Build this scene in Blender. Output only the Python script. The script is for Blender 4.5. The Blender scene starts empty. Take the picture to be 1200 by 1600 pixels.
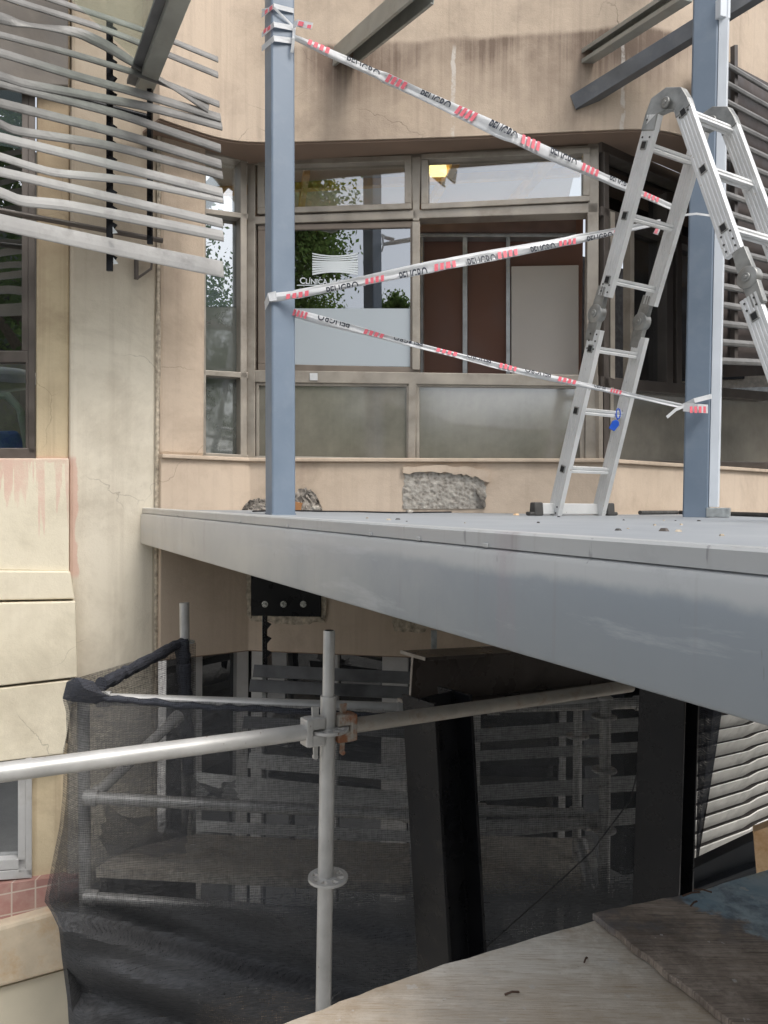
import bpy, bmesh, math, random
from mathutils import Vector, Matrix, noise as mnoise
R = math.radians
random.seed(7)
scene = bpy.context.scene
C = scene.collection
EZ = 6.0                       # eye height above the street
F = 1155.0
S = 0.85

# ------------------------------------------------------------------ camera
cam_d = bpy.data.cameras.new('camera'); cam = bpy.data.objects.new('camera', cam_d); C.objects.link(cam)
cam_d.sensor_fit = 'VERTICAL'; cam_d.sensor_height = 36; cam_d.lens = F/1600*36
cam_d.clip_start = 0.02; cam_d.clip_end = 500
CM = Matrix.Rotation(R(90-0.85), 3, 'X') @ Matrix.Rotation(R(0.6), 3, 'Z')
cam.matrix_world = Matrix.Translation((0, 0, EZ)) @ CM.to_4x4()
scene.camera = cam
EYE = Vector((0, 0, EZ))
def ray(px, py): return CM @ Vector(((px-600)/F, -(py-800)/F, -1))
def P(px, py, d): return EYE + ray(px, py)*d
def PZ(px, py, z):
    r = ray(px, py); return EYE + r*((z-EZ)/r.z)

# ------------------------------------------------------------------ mesh builder
class MB:
    def __init__(s): s.v = []; s.f = []
    def add(s, vs, fs):
        o = len(s.v); s.v += [Vector(q) for q in vs]; s.f += [[i+o for i in f] for f in fs]; return s
    def hexa(s, a, b):         # a, b: matching 4-rings
        return s.prism(a, b)
    def prism(s, a, b):
        n = len(a)
        return s.add(list(a)+list(b), [list(range(n))[::-1], list(range(n, 2*n))] + [[i, (i+1) % n, n+(i+1) % n, n+i] for i in range(n)])
    def box(s, c, ax, ay, az):  # centre and three half-axes
        c = Vector(c); ax = Vector(ax); ay = Vector(ay); az = Vector(az)
        a = [c-ax-ay-az, c+ax-ay-az, c+ax+ay-az, c-ax+ay-az]
        return s.prism(a, [q+2*az for q in a])
    def tube(s, pts, r, n=14, caps=True):
        pts = [Vector(p) for p in pts]
        rs = r if isinstance(r, (list, tuple)) else [r]*len(pts)
        vs = []; fs = []
        t0 = (pts[1]-pts[0]).normalized()
        up = Vector((0, 0, 1)) if abs(t0.z) < .9 else Vector((0, 1, 0))
        for i, p in enumerate(pts):
            t = (pts[min(i+1, len(pts)-1)]-pts[max(i-1, 0)]).normalized()
            x = t.cross(up).normalized(); y = x.cross(t)
            for k in range(n):
                a = 2*math.pi*k/n; vs.append(p + (x*math.cos(a)+y*math.sin(a))*rs[i])
        for i in range(len(pts)-1):
            for k in range(n):
                fs.append([i*n+k, i*n+(k+1) % n, (i+1)*n+(k+1) % n, (i+1)*n+k])
        if caps:
            fs.append(list(range(n))[::-1]); fs.append([(len(pts)-1)*n+k for k in range(n)])
        return s.add(vs, fs)
    def bar(s, p0, p1, side, w, t):   # rectangular bar; side = direction of width w
        p0 = Vector(p0); p1 = Vector(p1); d = (p1-p0).normalized()
        side = Vector(side); side = (side-d*side.dot(d)).normalized(); u = d.cross(side)
        a = [p0+side*(w/2*i)+u*(t/2*j) for i, j in ((-1, -1), (1, -1), (1, 1), (-1, 1))]
        return s.prism(a, [q+(p1-p0) for q in a])
    def profile(s, p0, p1, side, poly):   # extrude a 2-D outline (side, up) from p0 to p1
        p0 = Vector(p0); p1 = Vector(p1); d = (p1-p0).normalized()
        side = Vector(side); side = (side-d*side.dot(d)).normalized(); u = d.cross(side)
        if u.z < 0 and abs(d.z) < .8: u = -u
        a = [p0+side*x+u*y for x, y in poly]
        return s.prism(a, [q+(p1-p0) for q in a])
    def disc(s, c, axis, r, t, n=20):
        c = Vector(c); axis = Vector(axis).normalized()
        return s.tube([c-axis*t/2, c+axis*t/2], r, n)
    def slat(s, pts, side, w, t):     # thick ribbon along pts, side vectors (one or list)
        n = len(pts); vs = []; fs = []
        for i, p in enumerate(pts):
            p = Vector(p); d = (Vector(pts[min(i+1, n-1)])-Vector(pts[max(i-1, 0)])).normalized()
            sd = Vector(side[i] if isinstance(side, list) else side); sd = (sd-d*sd.dot(d)).normalized()
            u = d.cross(sd); ww = w[i] if isinstance(w, list) else w
            vs += [p-sd*ww/2-u*t/2, p+sd*ww/2-u*t/2, p+sd*ww/2+u*t/2, p-sd*ww/2+u*t/2]
        for i in range(n-1):
            for k in range(4): fs.append([i*4+k, i*4+(k+1) % 4, i*4+4+(k+1) % 4, i*4+4+k])
        fs.append([3, 2, 1, 0]); fs.append([(n-1)*4+k for k in range(4)])
        return s.add(vs, fs)

def bent_slat(mb, pts, side, w, t, bulge=.28, split=.6):
    """louvre blade folded lengthwise: upper face looks up, lower lip turns under"""
    n = len(pts); vs = []; fs = []
    for i, p in enumerate(pts):
        p = Vector(p); d = (Vector(pts[min(i+1, n-1)])-Vector(pts[max(i-1, 0)])).normalized()
        sd = Vector(side[i] if isinstance(side, list) else side); sd = (sd-d*sd.dot(d)).normalized()
        u = d.cross(sd)
        if u.dot(EYE-p) < 0: u = -u
        ww = w[i] if isinstance(w, list) else w
        prof = [(.5, 0), (.5-split*.5, bulge*.72), (.5-split, bulge), (-.5+.08, bulge*.55), (-.5, 0)]
        vs += [p+sd*ww*a+u*ww*b for a, b in prof]+[p+sd*ww*a+u*(ww*b-t) for a, b in prof[::-1]]
    m = 10
    for i in range(n-1):
        for k in range(m): fs.append([i*m+k, i*m+(k+1) % m, (i+1)*m+(k+1) % m, (i+1)*m+k])
    fs.append(list(range(m))[::-1]); fs.append([(n-1)*m+k for k in range(m)])
    return mb.add(vs, fs)
WLOC = {}
def props(o, label=None, cat=None, group=None, kind=None):
    if label: o['label'] = label
    if cat: o['category'] = cat
    if group: o['group'] = group
    if kind: o['kind'] = kind
    return o
def obj(name, mb, mat, parent=None, smooth=False, bevel=0, label=None, cat=None, group=None, kind=None):
    off = WLOC.get(parent.name, Vector()) if parent else Vector()
    me = bpy.data.meshes.new(name)
    me.from_pydata([tuple(v-off) for v in mb.v], [], mb.f)
    bm = bmesh.new(); bm.from_mesh(me); bmesh.ops.recalc_face_normals(bm, faces=bm.faces); bm.to_mesh(me); bm.free()
    me.update()
    if smooth:
        me.shade_smooth(); me.set_sharp_from_angle(angle=R(35))
    me.materials.append(mat)
    o = bpy.data.objects.new(name, me); C.objects.link(o)
    if parent: o.parent = parent
    WLOC[o.name] = off
    if bevel:
        b = o.modifiers.new('bevel', 'BEVEL'); b.width = bevel; b.segments = 2; b.limit_method = 'ANGLE'; b.angle_limit = R(40)
    return props(o, label, cat, group, kind)
def thing(name, loc, label, cat, group=None):
    o = bpy.data.objects.new(name, None); C.objects.link(o); o.location = loc; o.empty_display_size = .1
    WLOC[o.name] = Vector(loc)
    return props(o, label, cat, group)

# ------------------------------------------------------------------ materials
class NT:
    def __init__(s, name):
        s.m = bpy.data.materials.new(name); s.m.use_nodes = True; s.t = s.m.node_tree; s.t.nodes.clear()
        s.out = s.n('ShaderNodeOutputMaterial'); s.geo = s.n('ShaderNodeNewGeometry'); s.pos = s.geo.outputs['Position']
    def n(s, t, **k):
        nd = s.t.nodes.new(t)
        for a, b in k.items(): setattr(nd, a, b)
        return nd
    def l(s, a, b): s.t.links.new(a, b)
    def set(s, sock, v):
        if hasattr(v, 'node'): s.l(v, sock)
        else: sock.default_value = v
    def vscale(s, vec, sc, rotz=0):
        m = s.n('ShaderNodeMapping'); m.inputs['Scale'].default_value = sc; m.inputs['Rotation'].default_value = (0, 0, rotz); s.l(vec, m.inputs['Vector']); return m.outputs[0]
    def noise(s, scale=5, detail=4, rough=.55, vec=None, dist=0):
        q = s.n('ShaderNodeTexNoise'); q.inputs['Scale'].default_value = scale; q.inputs['Detail'].default_value = detail
        q.inputs['Roughness'].default_value = rough; q.inputs['Distortion'].default_value = dist
        s.l(vec if vec is not None else s.pos, q.inputs['Vector']); return q.outputs['Fac']
    def ramp(s, fac, stops):
        r = s.n('ShaderNodeValToRGB'); cr = r.color_ramp
        while len(cr.elements) < len(stops): cr.elements.new(.5)
        for e, (p, c) in zip(cr.elements, stops):
            e.position = p; e.color = (c, c, c, 1) if isinstance(c, (int, float)) else (*c, 1)
        s.l(fac, r.inputs['Fac']); return r.outputs['Color']
    def mix(s, fac, a, b, mode='MIX'):
        m = s.n('ShaderNodeMix', data_type='RGBA', blend_type=mode)
        s.set(m.inputs[0], fac)
        for sk, v in ((m.inputs[6], a), (m.inputs[7], b)):
            if isinstance(v, tuple): v = (*v, 1) if len(v) == 3 else v
            s.set(sk, v)
        return m.outputs[2]
    def math(s, op, a, b=0.0, c=0.0):
        m = s.n('ShaderNodeMath', operation=op); s.set(m.inputs[0], a); s.set(m.inputs[1], b); s.set(m.inputs[2], c); return m.outputs[0]
    def xyz(s):
        q = s.n('ShaderNodeSeparateXYZ'); s.l(s.pos, q.inputs[0]); return q.outputs
    def maprange(s, v, a, b, c=0, d=1, smooth=True):
        m = s.n('ShaderNodeMapRange'); m.interpolation_type = 'SMOOTHSTEP' if smooth else 'LINEAR'
        s.set(m.inputs[0], v); s.set(m.inputs[1], a); s.set(m.inputs[2], b); s.set(m.inputs[3], c); s.set(m.inputs[4], d); return m.outputs[0]
    def bump(s, h, st=.3, d=.01):
        b = s.n('ShaderNodeBump'); b.inputs['Strength'].default_value = st; b.inputs['Distance'].default_value = d; s.l(h, b.inputs['Height']); return b.outputs[0]
    def bsdf(s, col, rough=.6, metal=0, normal=None, spec=.5, coat=0):
        b = s.n('ShaderNodeBsdfPrincipled')
        if isinstance(col, tuple): col = (*col, 1) if len(col) == 3 else col
        s.set(b.inputs['Base Color'], col); s.set(b.inputs['Roughness'], rough); s.set(b.inputs['Metallic'], metal)
        s.set(b.inputs['Specular IOR Level'], spec); s.set(b.inputs['Coat Weight'], coat)
        if normal is not None: s.l(normal, b.inputs['Normal'])
        return b.outputs[0]
    def done(s, sh): s.l(sh, s.out.inputs['Surface']); return s.m

def simple(name, col, rough=.5, metal=0, var=.25, scale=12, bump=.1, dirt=None, dirt_amt=.4, dscale=6, spec=.5, bscale=60, dthr=(.5, .72)):
    t = NT(name)
    n1 = t.noise(scale, 5)
    k = tuple(c*(1-var) for c in col); h = tuple(min(1, c*(1+var)) for c in col)
    c = t.mix(t.ramp(n1, [(.3, 0), (.7, 1)]), k, h)
    if dirt:
        m = t.ramp(t.noise(dscale, 8, .7), [(dthr[0], 0), (dthr[1], 1)])
        c = t.mix(t.math('MULTIPLY', m, dirt_amt), c, dirt)
    rr = t.maprange(t.noise(scale*2, 4), .3, .7, rough*.75, min(1, rough*1.25))
    return t.done(t.bsdf(c, rr, metal, t.bump(t.noise(bscale, 4), bump, .004), spec))

def stucco(name, col, dark, light, crack=.45, streak=.35, extra=None, bump=.35):
    t = NT(name)
    big = t.ramp(t.noise(1.1, 6, .6), [(.3, 0), (.7, 1)])
    c = t.mix(big, col, light)
    med = t.ramp(t.noise(4.5, 8, .65, dist=.3), [(.5, 0), (.75, 1)])
    c = t.mix(t.math('MULTIPLY', med, .35), c, dark)
    st = t.ramp(t.noise(1, 5, .6, t.vscale(t.pos, (22, 22, .7))), [(.5, 0), (.72, 1)])
    c = t.mix(t.math('MULTIPLY', st, streak), c, dark)
    so_ = t.ramp(t.noise(1.5, 8, .7, dist=.5), [(.50, 0), (.70, 1)])
    c = t.mix(t.math('MULTIPLY', so_, .42), c, tuple(q*.75 for q in dark))
    sp = t.ramp(t.noise(70, 3, .6), [(.62, 0), (.75, 1)])
    c = t.mix(t.math('MULTIPLY', sp, .18), c, dark)
    if extra: c = extra(t, c)
    # hairline cracks
    v = t.n('ShaderNodeTexVoronoi', feature='DISTANCE_TO_EDGE'); v.inputs['Scale'].default_value = 1.7
    wob = t.n('ShaderNodeVectorMath', operation='ADD'); nz = t.n('ShaderNodeTexNoise'); nz.inputs['Scale'].default_value = 6; nz.inputs['Detail'].default_value = 6
    t.l(t.pos, nz.inputs['Vector']); sc = t.n('ShaderNodeVectorMath', operation='SCALE'); sc.inputs[3].default_value = .16
    t.l(nz.outputs['Color'], sc.inputs[0]); t.l(t.pos, wob.inputs[0]); t.l(sc.outputs[0], wob.inputs[1]); t.l(wob.outputs[0], v.inputs['Vector'])
    ck = t.ramp(v.outputs['Distance'], [(.0, 1), (.0045, 0)])
    mk = t.ramp(t.noise(1.6, 2), [(.54, 0), (.62, 1)])
    ckm = t.math('MULTIPLY', t.math('MULTIPLY', ck, mk), crack)
    c = t.mix(ckm, c, tuple(q*.4 for q in dark))
    h = t.math('ADD', t.noise(14, 6, .6), t.math('MULTIPLY', t.noise(150, 4, .7), .5))
    h = t.math('SUBTRACT', h, t.math('MULTIPLY', ckm, .5))
    return t.done(t.bsdf(c, .85, 0, t.bump(h, bump, .008), .3))

def band_extra(t, c):
    x, y, z = t.xyz()
    n = t.noise(2.2, 5, .6); n = t.math('MULTIPLY', t.math('SUBTRACT', n, .5), .22)
    zz = t.math('ADD', z, t.math('MULTIPLY', n, .35))
    top = t.math('MULTIPLY', t.maprange(zz, 8.56, 8.52), t.maprange(z, 8.50, 8.30, 1, .62))
    bot = t.maprange(t.math('ADD', z, n), 7.98, 8.45, .18, 1)
    st = t.ramp(t.noise(1, 6, .65, t.vscale(t.pos, (34, 34, .35))), [(.30, .45), (.68, 1)])
    side = t.math('MULTIPLY', t.maprange(x, -.75, -.3), t.maprange(x, 1.75, 1.4, .2, 1))
    blot = t.ramp(t.noise(2.6, 6, .6), [(.35, .35), (.65, 1)])
    m = t.math('MULTIPLY', t.math('MULTIPLY', top, bot), t.math('MULTIPLY', st, side))
    m = t.math('MULTIPLY', m, blot)
    m = t.math('MINIMUM', t.math('MULTIPLY', m, 1.7), 1)
    c = t.mix(t.math('MULTIPLY', m, .88), c, (.15, .105, .08))
    # old scraped fixings: pale vertical scars
    for sx in (.355, 1.255):
        d = t.math('ABSOLUTE', t.math('SUBTRACT', t.math('ADD', x, t.math('MULTIPLY', t.math('SUBTRACT', t.noise(9, 4), .5), .03)), sx))
        e = t.math('MULTIPLY', t.maprange(d, .014, .006), t.math('MULTIPLY', t.maprange(z, 8.52, 8.46), t.ramp(t.noise(13, 5, .7), [(.4, 0), (.52, 1)])))
        c = t.mix(t.math('MULTIPLY', e, .8), c, (.62, .58, .53))
    return c
def pilaster_extra(t, c):
    x, y, z = t.xyz()
    # stain and the shade under the sunshade put into the colour, darker upward
    n = t.math('MULTIPLY', t.math('SUBTRACT', t.noise(3, 5), .5), .5)
    m = t.maprange(t.math('ADD', z, n), 6.9, 7.45)
    c = t.mix(t.math('MULTIPLY', m, .62), c, (.20, .14, .09))
    # pink undercoat brushed over the edge beside the panels
    w_ = t.maprange(t.noise(5, 6, .6), .3, .7, -1.648, -1.622)
    e = t.math('MULTIPLY', t.maprange(x, t.math('ADD', w_, .006), w_), t.math('MULTIPLY', t.maprange(z, 5.56, 5.60), t.maprange(z, 6.23, 6.20)))
    return t.mix(t.math('MULTIPLY', e, .6), c, (.58, .34, .28))
def pink_extra(t, c):
    x, y, z = t.xyz()
    st = t.noise(1, 6, .6, t.vscale(t.pos, (16, 16, .5)))
    lim = t.maprange(st, .38, .66, 6.26, 5.62)
    m = t.maprange(z, lim, t.math('ADD', lim, .03))
    g = t.ramp(t.noise(1, 3, .5, t.vscale(t.pos, (6, 6, .8))), [(.46, 0), (.49, 1)])
    topb = t.maprange(t.math('ADD', z, t.math('MULTIPLY', t.noise(14, 5), .06)), 6.205, 6.215)
    m = t.math('MAXIMUM', t.math('MULTIPLY', m, g), topb)
    return t.mix(t.math('MULTIPLY', m, t.maprange(t.noise(7, 6, .7), .35, .65, .25, .65)), c, (.62, .37, .31))

M = {}
M['cream'] = stucco('cream_stucco', (.60, .545, .44), (.36, .30, .23), (.68, .625, .52), streak=.22, extra=pilaster_extra)
M['panel'] = stucco('cream_panel', (.66, .60, .465), (.45, .39, .29), (.72, .66, .53), crack=.5, streak=.12)
M['pinkpanel'] = stucco('pink_dripped_panel', (.66, .60, .465), (.45, .39, .29), (.72, .66, .53), crack=.4, streak=.1, extra=pink_extra)
M['tan'] = stucco('tan_stucco', (.53, .425, .325), (.32, .24, .18), (.585, .48, .38), streak=.22)
M['band'] = stucco('stained_band', (.54, .435, .335), (.26, .20, .16), (.59, .485, .385), crack=.6, streak=.28, extra=band_extra)
M['strip'] = stucco('ochre_strip', (.53, .44, .29), (.25, .18, .12), (.58, .49, .34), streak=.4, extra=pilaster_extra)
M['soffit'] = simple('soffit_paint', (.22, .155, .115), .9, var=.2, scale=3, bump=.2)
M['lintel'] = simple('sooty_lintel', (.14, .125, .11), .9, var=.5, scale=4, bump=.3)
M['mortar'] = simple('cracked_mortar', (.42, .36, .28), .95, var=.5, scale=40, bump=1, bscale=45)
M['rough'] = None
t = NT('exposed_masonry')
v = t.n('ShaderNodeTexVoronoi'); v.inputs['Scale'].default_value = 48; t.l(t.pos, v.inputs['Vector'])
h = t.math('ADD', t.noise(34, 10, .8), t.math('MULTIPLY', v.outputs['Distance'], .35))
cc = t.ramp(h, [(.4, (.13, .115, .10)), (.62, (.36, .33, .29)), (.9, (.55, .52, .47))])
M['rough'] = t.done(t.bsdf(cc, .95, 0, t.bump(h, .8, .014), .2))
M['frame'] = simple('champagne_aluminium', (.34, .305, .26), .42, .35, var=.18, scale=7, bump=.05, dirt=(.16, .13, .10), dirt_amt=.5)
M['sash'] = simple('bronze_sash', (.20, .165, .135), .45, .3, var=.15, scale=7, bump=.05)
M['dframe'] = simple('dark_bronze_frame', (.10, .085, .075), .45, .3, var=.2, scale=7, bump=.05)
M['wframe'] = simple('pale_aluminium_frame', (.50, .50, .50), .4, .3, var=.1, scale=7, bump=.05, dirt=(.3, .27, .22))
M['bluepost'] = simple('blue_grey_enamel', (.16, .205, .265), .42, 0, var=.06, scale=3, bump=.06, dirt=(.25, .29, .34), dirt_amt=.3, dscale=9)
M['bluebright'] = simple('pale_flat_bar', (.66, .70, .75), .4, 0, var=.05, scale=5, bump=.05)
M['galv'] = simple('galvanised_steel', (.40, .42, .42), .45, .6, var=.3, scale=30, bump=.1)
M['channel'] = simple('zinc_channel', (.34, .35, .325), .45, .35, var=.15, scale=9, bump=.08, dirt=(.2, .19, .16), dirt_amt=.5)
M['channeld'] = simple('grey_channel', (.135, .14, .148), .5, .2, var=.2, scale=9, bump=.08, dirt=(.28, .27, .25), dirt_amt=.4)
M['black'] = simple('black_primer', (.006, .0065, .0085), .3, 0, var=.3, scale=5, bump=.08, dirt=(.03, .028, .026), dirt_amt=.25, dscale=2, spec=.25)
M['blackbrown'] = simple('brown_black_primer', (.045, .035, .031), .3, 0, var=.3, scale=3, bump=.06, dirt=(.09, .08, .07), dirt_amt=.5, dscale=4)
M['bolt'] = simple('zinc_bolt', (.5, .5, .48), .3, .9, var=.1, scale=40)
M['rubber'] = simple('grey_rubber', (.06, .058, .055), .7, 0, var=.4, scale=25, bump=.2)
M['alu'] = None
t = NT('scuffed_ladder_aluminium')
c = t.mix(t.ramp(t.noise(6, 5), [(.3, 0), (.7, 1)]), (.60, .605, .60), (.74, .74, .73))
sc = t.ramp(t.noise(1, 8, .75, t.vscale(t.pos, (55, 55, 22))), [(.64, 0), (.69, 1)])
c = t.mix(t.math('MULTIPLY', sc, .75), c, (.09, .085, .08))
sp = t.ramp(t.noise(38, 3, .6), [(.70, 0), (.72, 1)])
c = t.mix(t.math('MULTIPLY', sp, .6), c, (.42, .33, .22))
M['alu'] = t.done(t.bsdf(c, t.maprange(t.noise(30, 5), .3, .7, .32, .55), .35, t.bump(t.noise(90, 3), .08, .003)))
M['hinge'] = simple('cast_hinge', (.30, .30, .285), .45, .6, var=.3, scale=20, bump=.2)
M['hole'] = simple('black_plug', (.012, .012, .013), .6)
M['slat'] = None
t = NT('weathered_aluminium_slat')
c = t.mix(t.ramp(t.noise(5, 6, .6), [(.3, 0), (.7, 1)]), (.12, .117, .112), (.25, .245, .235))
d = t.ramp(t.noise(1, 8, .7, t.vscale(t.pos, (9, 9, 40))), [(.48, 0), (.68, 1)])
c = t.mix(t.math('MULTIPLY', d, .6), c, (.10, .095, .09))
M['slat'] = t.done(t.bsdf(c, .5, .25, t.bump(t.noise(30, 4), .15, .004)))
M['slatmid'] = simple('worn_grey_slat', (.33, .325, .315), .5, .2, var=.15, scale=7, bump=.1, dirt=(.15, .145, .14), dirt_amt=.6, dscale=7)
M['slatdark'] = simple('soiled_dark_slat', (.13, .13, .13), .5, .25, var=.5, scale=6, bump=.1)
M['slatlite'] = simple('pale_sunshade_slat', (.60, .59, .56), .55, .1, var=.15, scale=8, bump=.1, dirt=(.22, .21, .2), dirt_amt=.5, dscale=7)
M['dark'] = simple('dark_void', (.02, .02, .022), .8)
M['brown'] = simple('brown_board', (.22, .115, .085), .7, var=.1, scale=2, bump=.05)
M['doorboard'] = simple('pale_door_board', (.66, .61, .56), .6, var=.05, scale=2, bump=.04)
M['stud'] = simple('steel_stud', (.42, .43, .43), .4, .5, var=.2, scale=20)
M['ceil'] = simple('white_ceiling', (.6, .58, .53), .8, var=.1, scale=3)
M['yellow'] = simple('yellow_pine_beam', (.62, .36, .06), .6, var=.2, scale=9)
t = NT('lit_lamp'); e = t.n('ShaderNodeEmission'); e.inputs[0].default_value = (1, .78, .32, 1); e.inputs[1].default_value = 2.2; M['lamp'] = t.done(e.outputs[0])
t = NT('unseen_ceiling_fill'); e = t.n('ShaderNodeEmission'); e.inputs[0].default_value = (1, .88, .65, 1); e.inputs[1].default_value = 60; M['fillw'] = t.done(e.outputs[0])
t = NT('concrete_ground'); M['ground'] = t.done(t.bsdf(t.ramp(t.noise(.6, 8, .7), [(.3, (.30, .29, .27)), (.7, (.45, .43, .40))]), .9, 0, t.bump(t.noise(30, 5), .3, .01)))

def glass(name, tint, refl=.28, body=None, bodyfac=0, rough=0.0, rmax=1.0):
    t = NT(name)
    tr = t.n('ShaderNodeBsdfTransparent'); tr.inputs[0].default_value = (*tint, 1)
    gl = t.n('ShaderNodeBsdfGlossy'); gl.inputs['Roughness'].default_value = rough; gl.inputs[0].default_value = (.95, .97, 1, 1)
    base = tr.outputs[0]
    if body:
        df = t.n('ShaderNodeBsdfDiffuse')
        c = t.mix(t.ramp(t.noise(3, 7, .65), [(.35, 0), (.7, 1)]), body, tuple(q*1.6 for q in body))
        st = t.ramp(t.noise(1, 6, .6, t.vscale(t.pos, (30, 30, 2))), [(.5, 0), (.75, 1)])
        c = t.mix(t.math('MULTIPLY', st, .06), c, tuple(min(1, q*2.6) for q in body))
        t.l(c, df.inputs[0])
        mx = t.n('ShaderNodeMixShader'); mx.inputs[0].default_value = bodyfac
        t.l(base, mx.inputs[1]); t.l(df.outputs[0], mx.inputs[2]); base = mx.outputs[0]
    fr = t.n('ShaderNodeLayerWeight'); fr.inputs[0].default_value = .25
    fac = t.maprange(fr.outputs['Fresnel'], 0, 1, refl, rmax, False)
    mx = t.n('ShaderNodeMixShader'); t.l(fac, mx.inputs[0]); t.l(base, mx.inputs[1]); t.l(gl.outputs[0], mx.inputs[2])
    return t.done(mx.outputs[0])
M['glass'] = glass('tinted_window_glass', (.35, .38, .37), .34)
M['glasst'] = glass('transom_glass', (.85, .86, .84), .22)
M['glassf'] = glass('dusty_film_glass', (.3, .3, .3), .18, (.165, .155, .13), .92, .11)
M['glassg'] = glass('dusty_green_glass', (.3, .3, .3), .14, (.085, .092, .082), .8, .04)
M['canopyglass'] = glass('canopy_glass', (.90, .94, .91), .03, (.6, .66, .6), .07, 0, .10)
t = NT('frosted_film'); M['film'] = t.done(t.bsdf((.38, .42, .45), .3))
M['sticker'] = simple('white_vinyl', (.62, .66, .68), .5, var=.02)
t = NT('white_plastic_tape'); c = t.mix(t.noise(30, 4), (.68, .69, .70), (.80, .81, .82)); tl_ = t.n('ShaderNodeBsdfTranslucent'); t.l(c, tl_.inputs[0]); tr_ = t.n('ShaderNodeBsdfTransparent'); m1 = t.n('ShaderNodeMixShader'); m1.inputs[0].default_value = .3; t.l(t.bsdf(c, .32, 0, t.bump(t.noise(26, 5), .5, .006)), m1.inputs[1]); t.l(tl_.outputs[0], m1.inputs[2]); m2 = t.n('ShaderNodeMixShader'); m2.inputs[0].default_value = .05; t.l(m1.outputs[0], m2.inputs[1]); t.l(tr_.outputs[0], m2.inputs[2]); M['tape'] = t.done(m2.outputs[0])
M['red'] = simple('red_print', (.74, .15, .19), .4, var=.1, scale=60)
M['ink'] = simple('black_print', (.03, .035, .05), .4, var=.1)
t = NT('galvanised_scaffold_tube')
c = t.mix(t.ramp(t.noise(9, 6, .6), [(.3, 0), (.7, 1)]), (.42, .415, .40), (.58, .575, .56))
sp = t.ramp(t.noise(1, 4, .65, t.vscale(t.pos, (60, 60, 26))), [(.66, 0), (.70, 1)])
c = t.mix(t.math('MULTIPLY', sp, .85), c, (.13, .075, .045))
M['scaf'] = t.done(t.bsdf(c, .42, .35, t.bump(t.noise(60, 4), .12, .003)))
M['rust'] = simple('rusted_galvanised', (.36, .33, .29), .6, .2, var=.3, scale=20, bump=.3, dirt=(.26, .10, .04), dirt_amt=.95, dscale=16, dthr=(.44, .56))
M['rust2'] = simple('tarnished_tube', (.33, .305, .27), .5, .3, var=.25, scale=14, bump=.15, dirt=(.17, .11, .07), dirt_amt=.7, dscale=14)

def netmat(name, a0, a1, col, doubled=False):
    t = NT(name)
    df = t.n('ShaderNodeBsdfDiffuse')
    c = t.mix(t.noise(3, 5), col, tuple(q*1.9 for q in col)); c = t.mix(t.ramp(t.noise(1, 5, .7, t.vscale(t.pos, (30, 30, 240))), [(.4, 0), (.7, 1)]), c, tuple(q*2.6 for q in col)); t.l(c, df.inputs[0])
    tr = t.n('ShaderNodeBsdfTransparent')
    w1 = t.n('ShaderNodeTexWave', bands_direction='Z'); w1.inputs['Scale'].default_value = 34; w1.inputs['Distortion'].default_value = 1.5; w1.inputs['Detail'].default_value = 2; w1.inputs['Detail Scale'].default_value = 3; t.l(t.pos, w1.inputs['Vector'])
    w2 = t.n('ShaderNodeTexWave', bands_direction='X'); w2.inputs['Scale'].default_value = 38; w2.inputs['Distortion'].default_value = 1.2; w2.inputs['Detail'].default_value = 2; t.l(t.pos, w2.inputs['Vector'])
    th = t.noise(1, 5, .7, t.vscale(t.pos, (22, 22, 210)))       # uneven horizontal threads
    tv = t.noise(1, 4, .7, t.vscale(t.pos, (150, 150, 16)))
    wv = t.math('ADD', t.math('MULTIPLY', w1.outputs['Fac'], .20), t.math('MULTIPLY', w2.outputs['Fac'], .08))
    wv = t.math('ADD', wv, t.math('MULTIPLY', t.math('SUBTRACT', th, .5), 1.1)); wv = t.math('ADD', wv, t.math('MULTIPLY', t.math('SUBTRACT', tv, .5), .7))
    big = t.ramp(t.noise(1.6, 5, .6, t.vscale(t.pos, (1, 1, 2.2))), [(.3, 0), (.7, 1)])
    a = t.maprange(big, 0, 1, a0, a1, False)
    a = t.math('ADD', a, t.math('SUBTRACT', wv, .14)); 
    if doubled: a = t.math('ADD', a, t.maprange(t.xyz()[2], 4.46, 4.28, 0, .46))     # the sheet is doubled over below the lowest rail
    cl = t.n('ShaderNodeClamp'); t.l(a, cl.inputs[0])
    sh = t.n('ShaderNodeBsdfGlossy'); sh.inputs['Roughness'].default_value = .62; sh.inputs[0].default_value = (.75, .85, 1, 1)
    fm = t.n('ShaderNodeMixShader'); fm.inputs[0].default_value = .015; t.l(df.outputs[0], fm.inputs[1]); t.l(sh.outputs[0], fm.inputs[2])
    mx = t.n('ShaderNodeMixShader'); t.l(cl.outputs[0], mx.inputs[0]); t.l(tr.outputs[0], mx.inputs[1]); t.l(fm.outputs[0], mx.inputs[2])
    return t.done(mx.outputs[0])
M['net'] = netmat('black_debris_net', .42, .66, (.036, .036, .037), True)
M['netdense'] = netmat('doubled_debris_net', .9, 1.0, (.026, .027, .032))
M['cable'] = simple('black_cable', (.015, .015, .017), .6)
M['bluetag'] = simple('blue_plastic', (.02, .10, .55), .4)
t = NT('checker_deck_plate')
ch = t.n('ShaderNodeTexVoronoi', feature='F1'); ch.inputs['Scale'].default_value = 38; ch.inputs['Randomness'].default_value = .25; t.l(t.vscale(t.pos, (1, .42, 1), .78), ch.inputs['Vector'])
hh = t.ramp(ch.outputs['Distance'], [(.16, 1), (.30, 0)])
c = t.mix(t.ramp(t.noise(3, 7, .65), [(.3, 0), (.7, 1)]), (.265, .285, .31), (.335, .355, .37))
c = t.mix(t.math('MULTIPLY', hh, .3), c, (.42, .445, .47))
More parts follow.
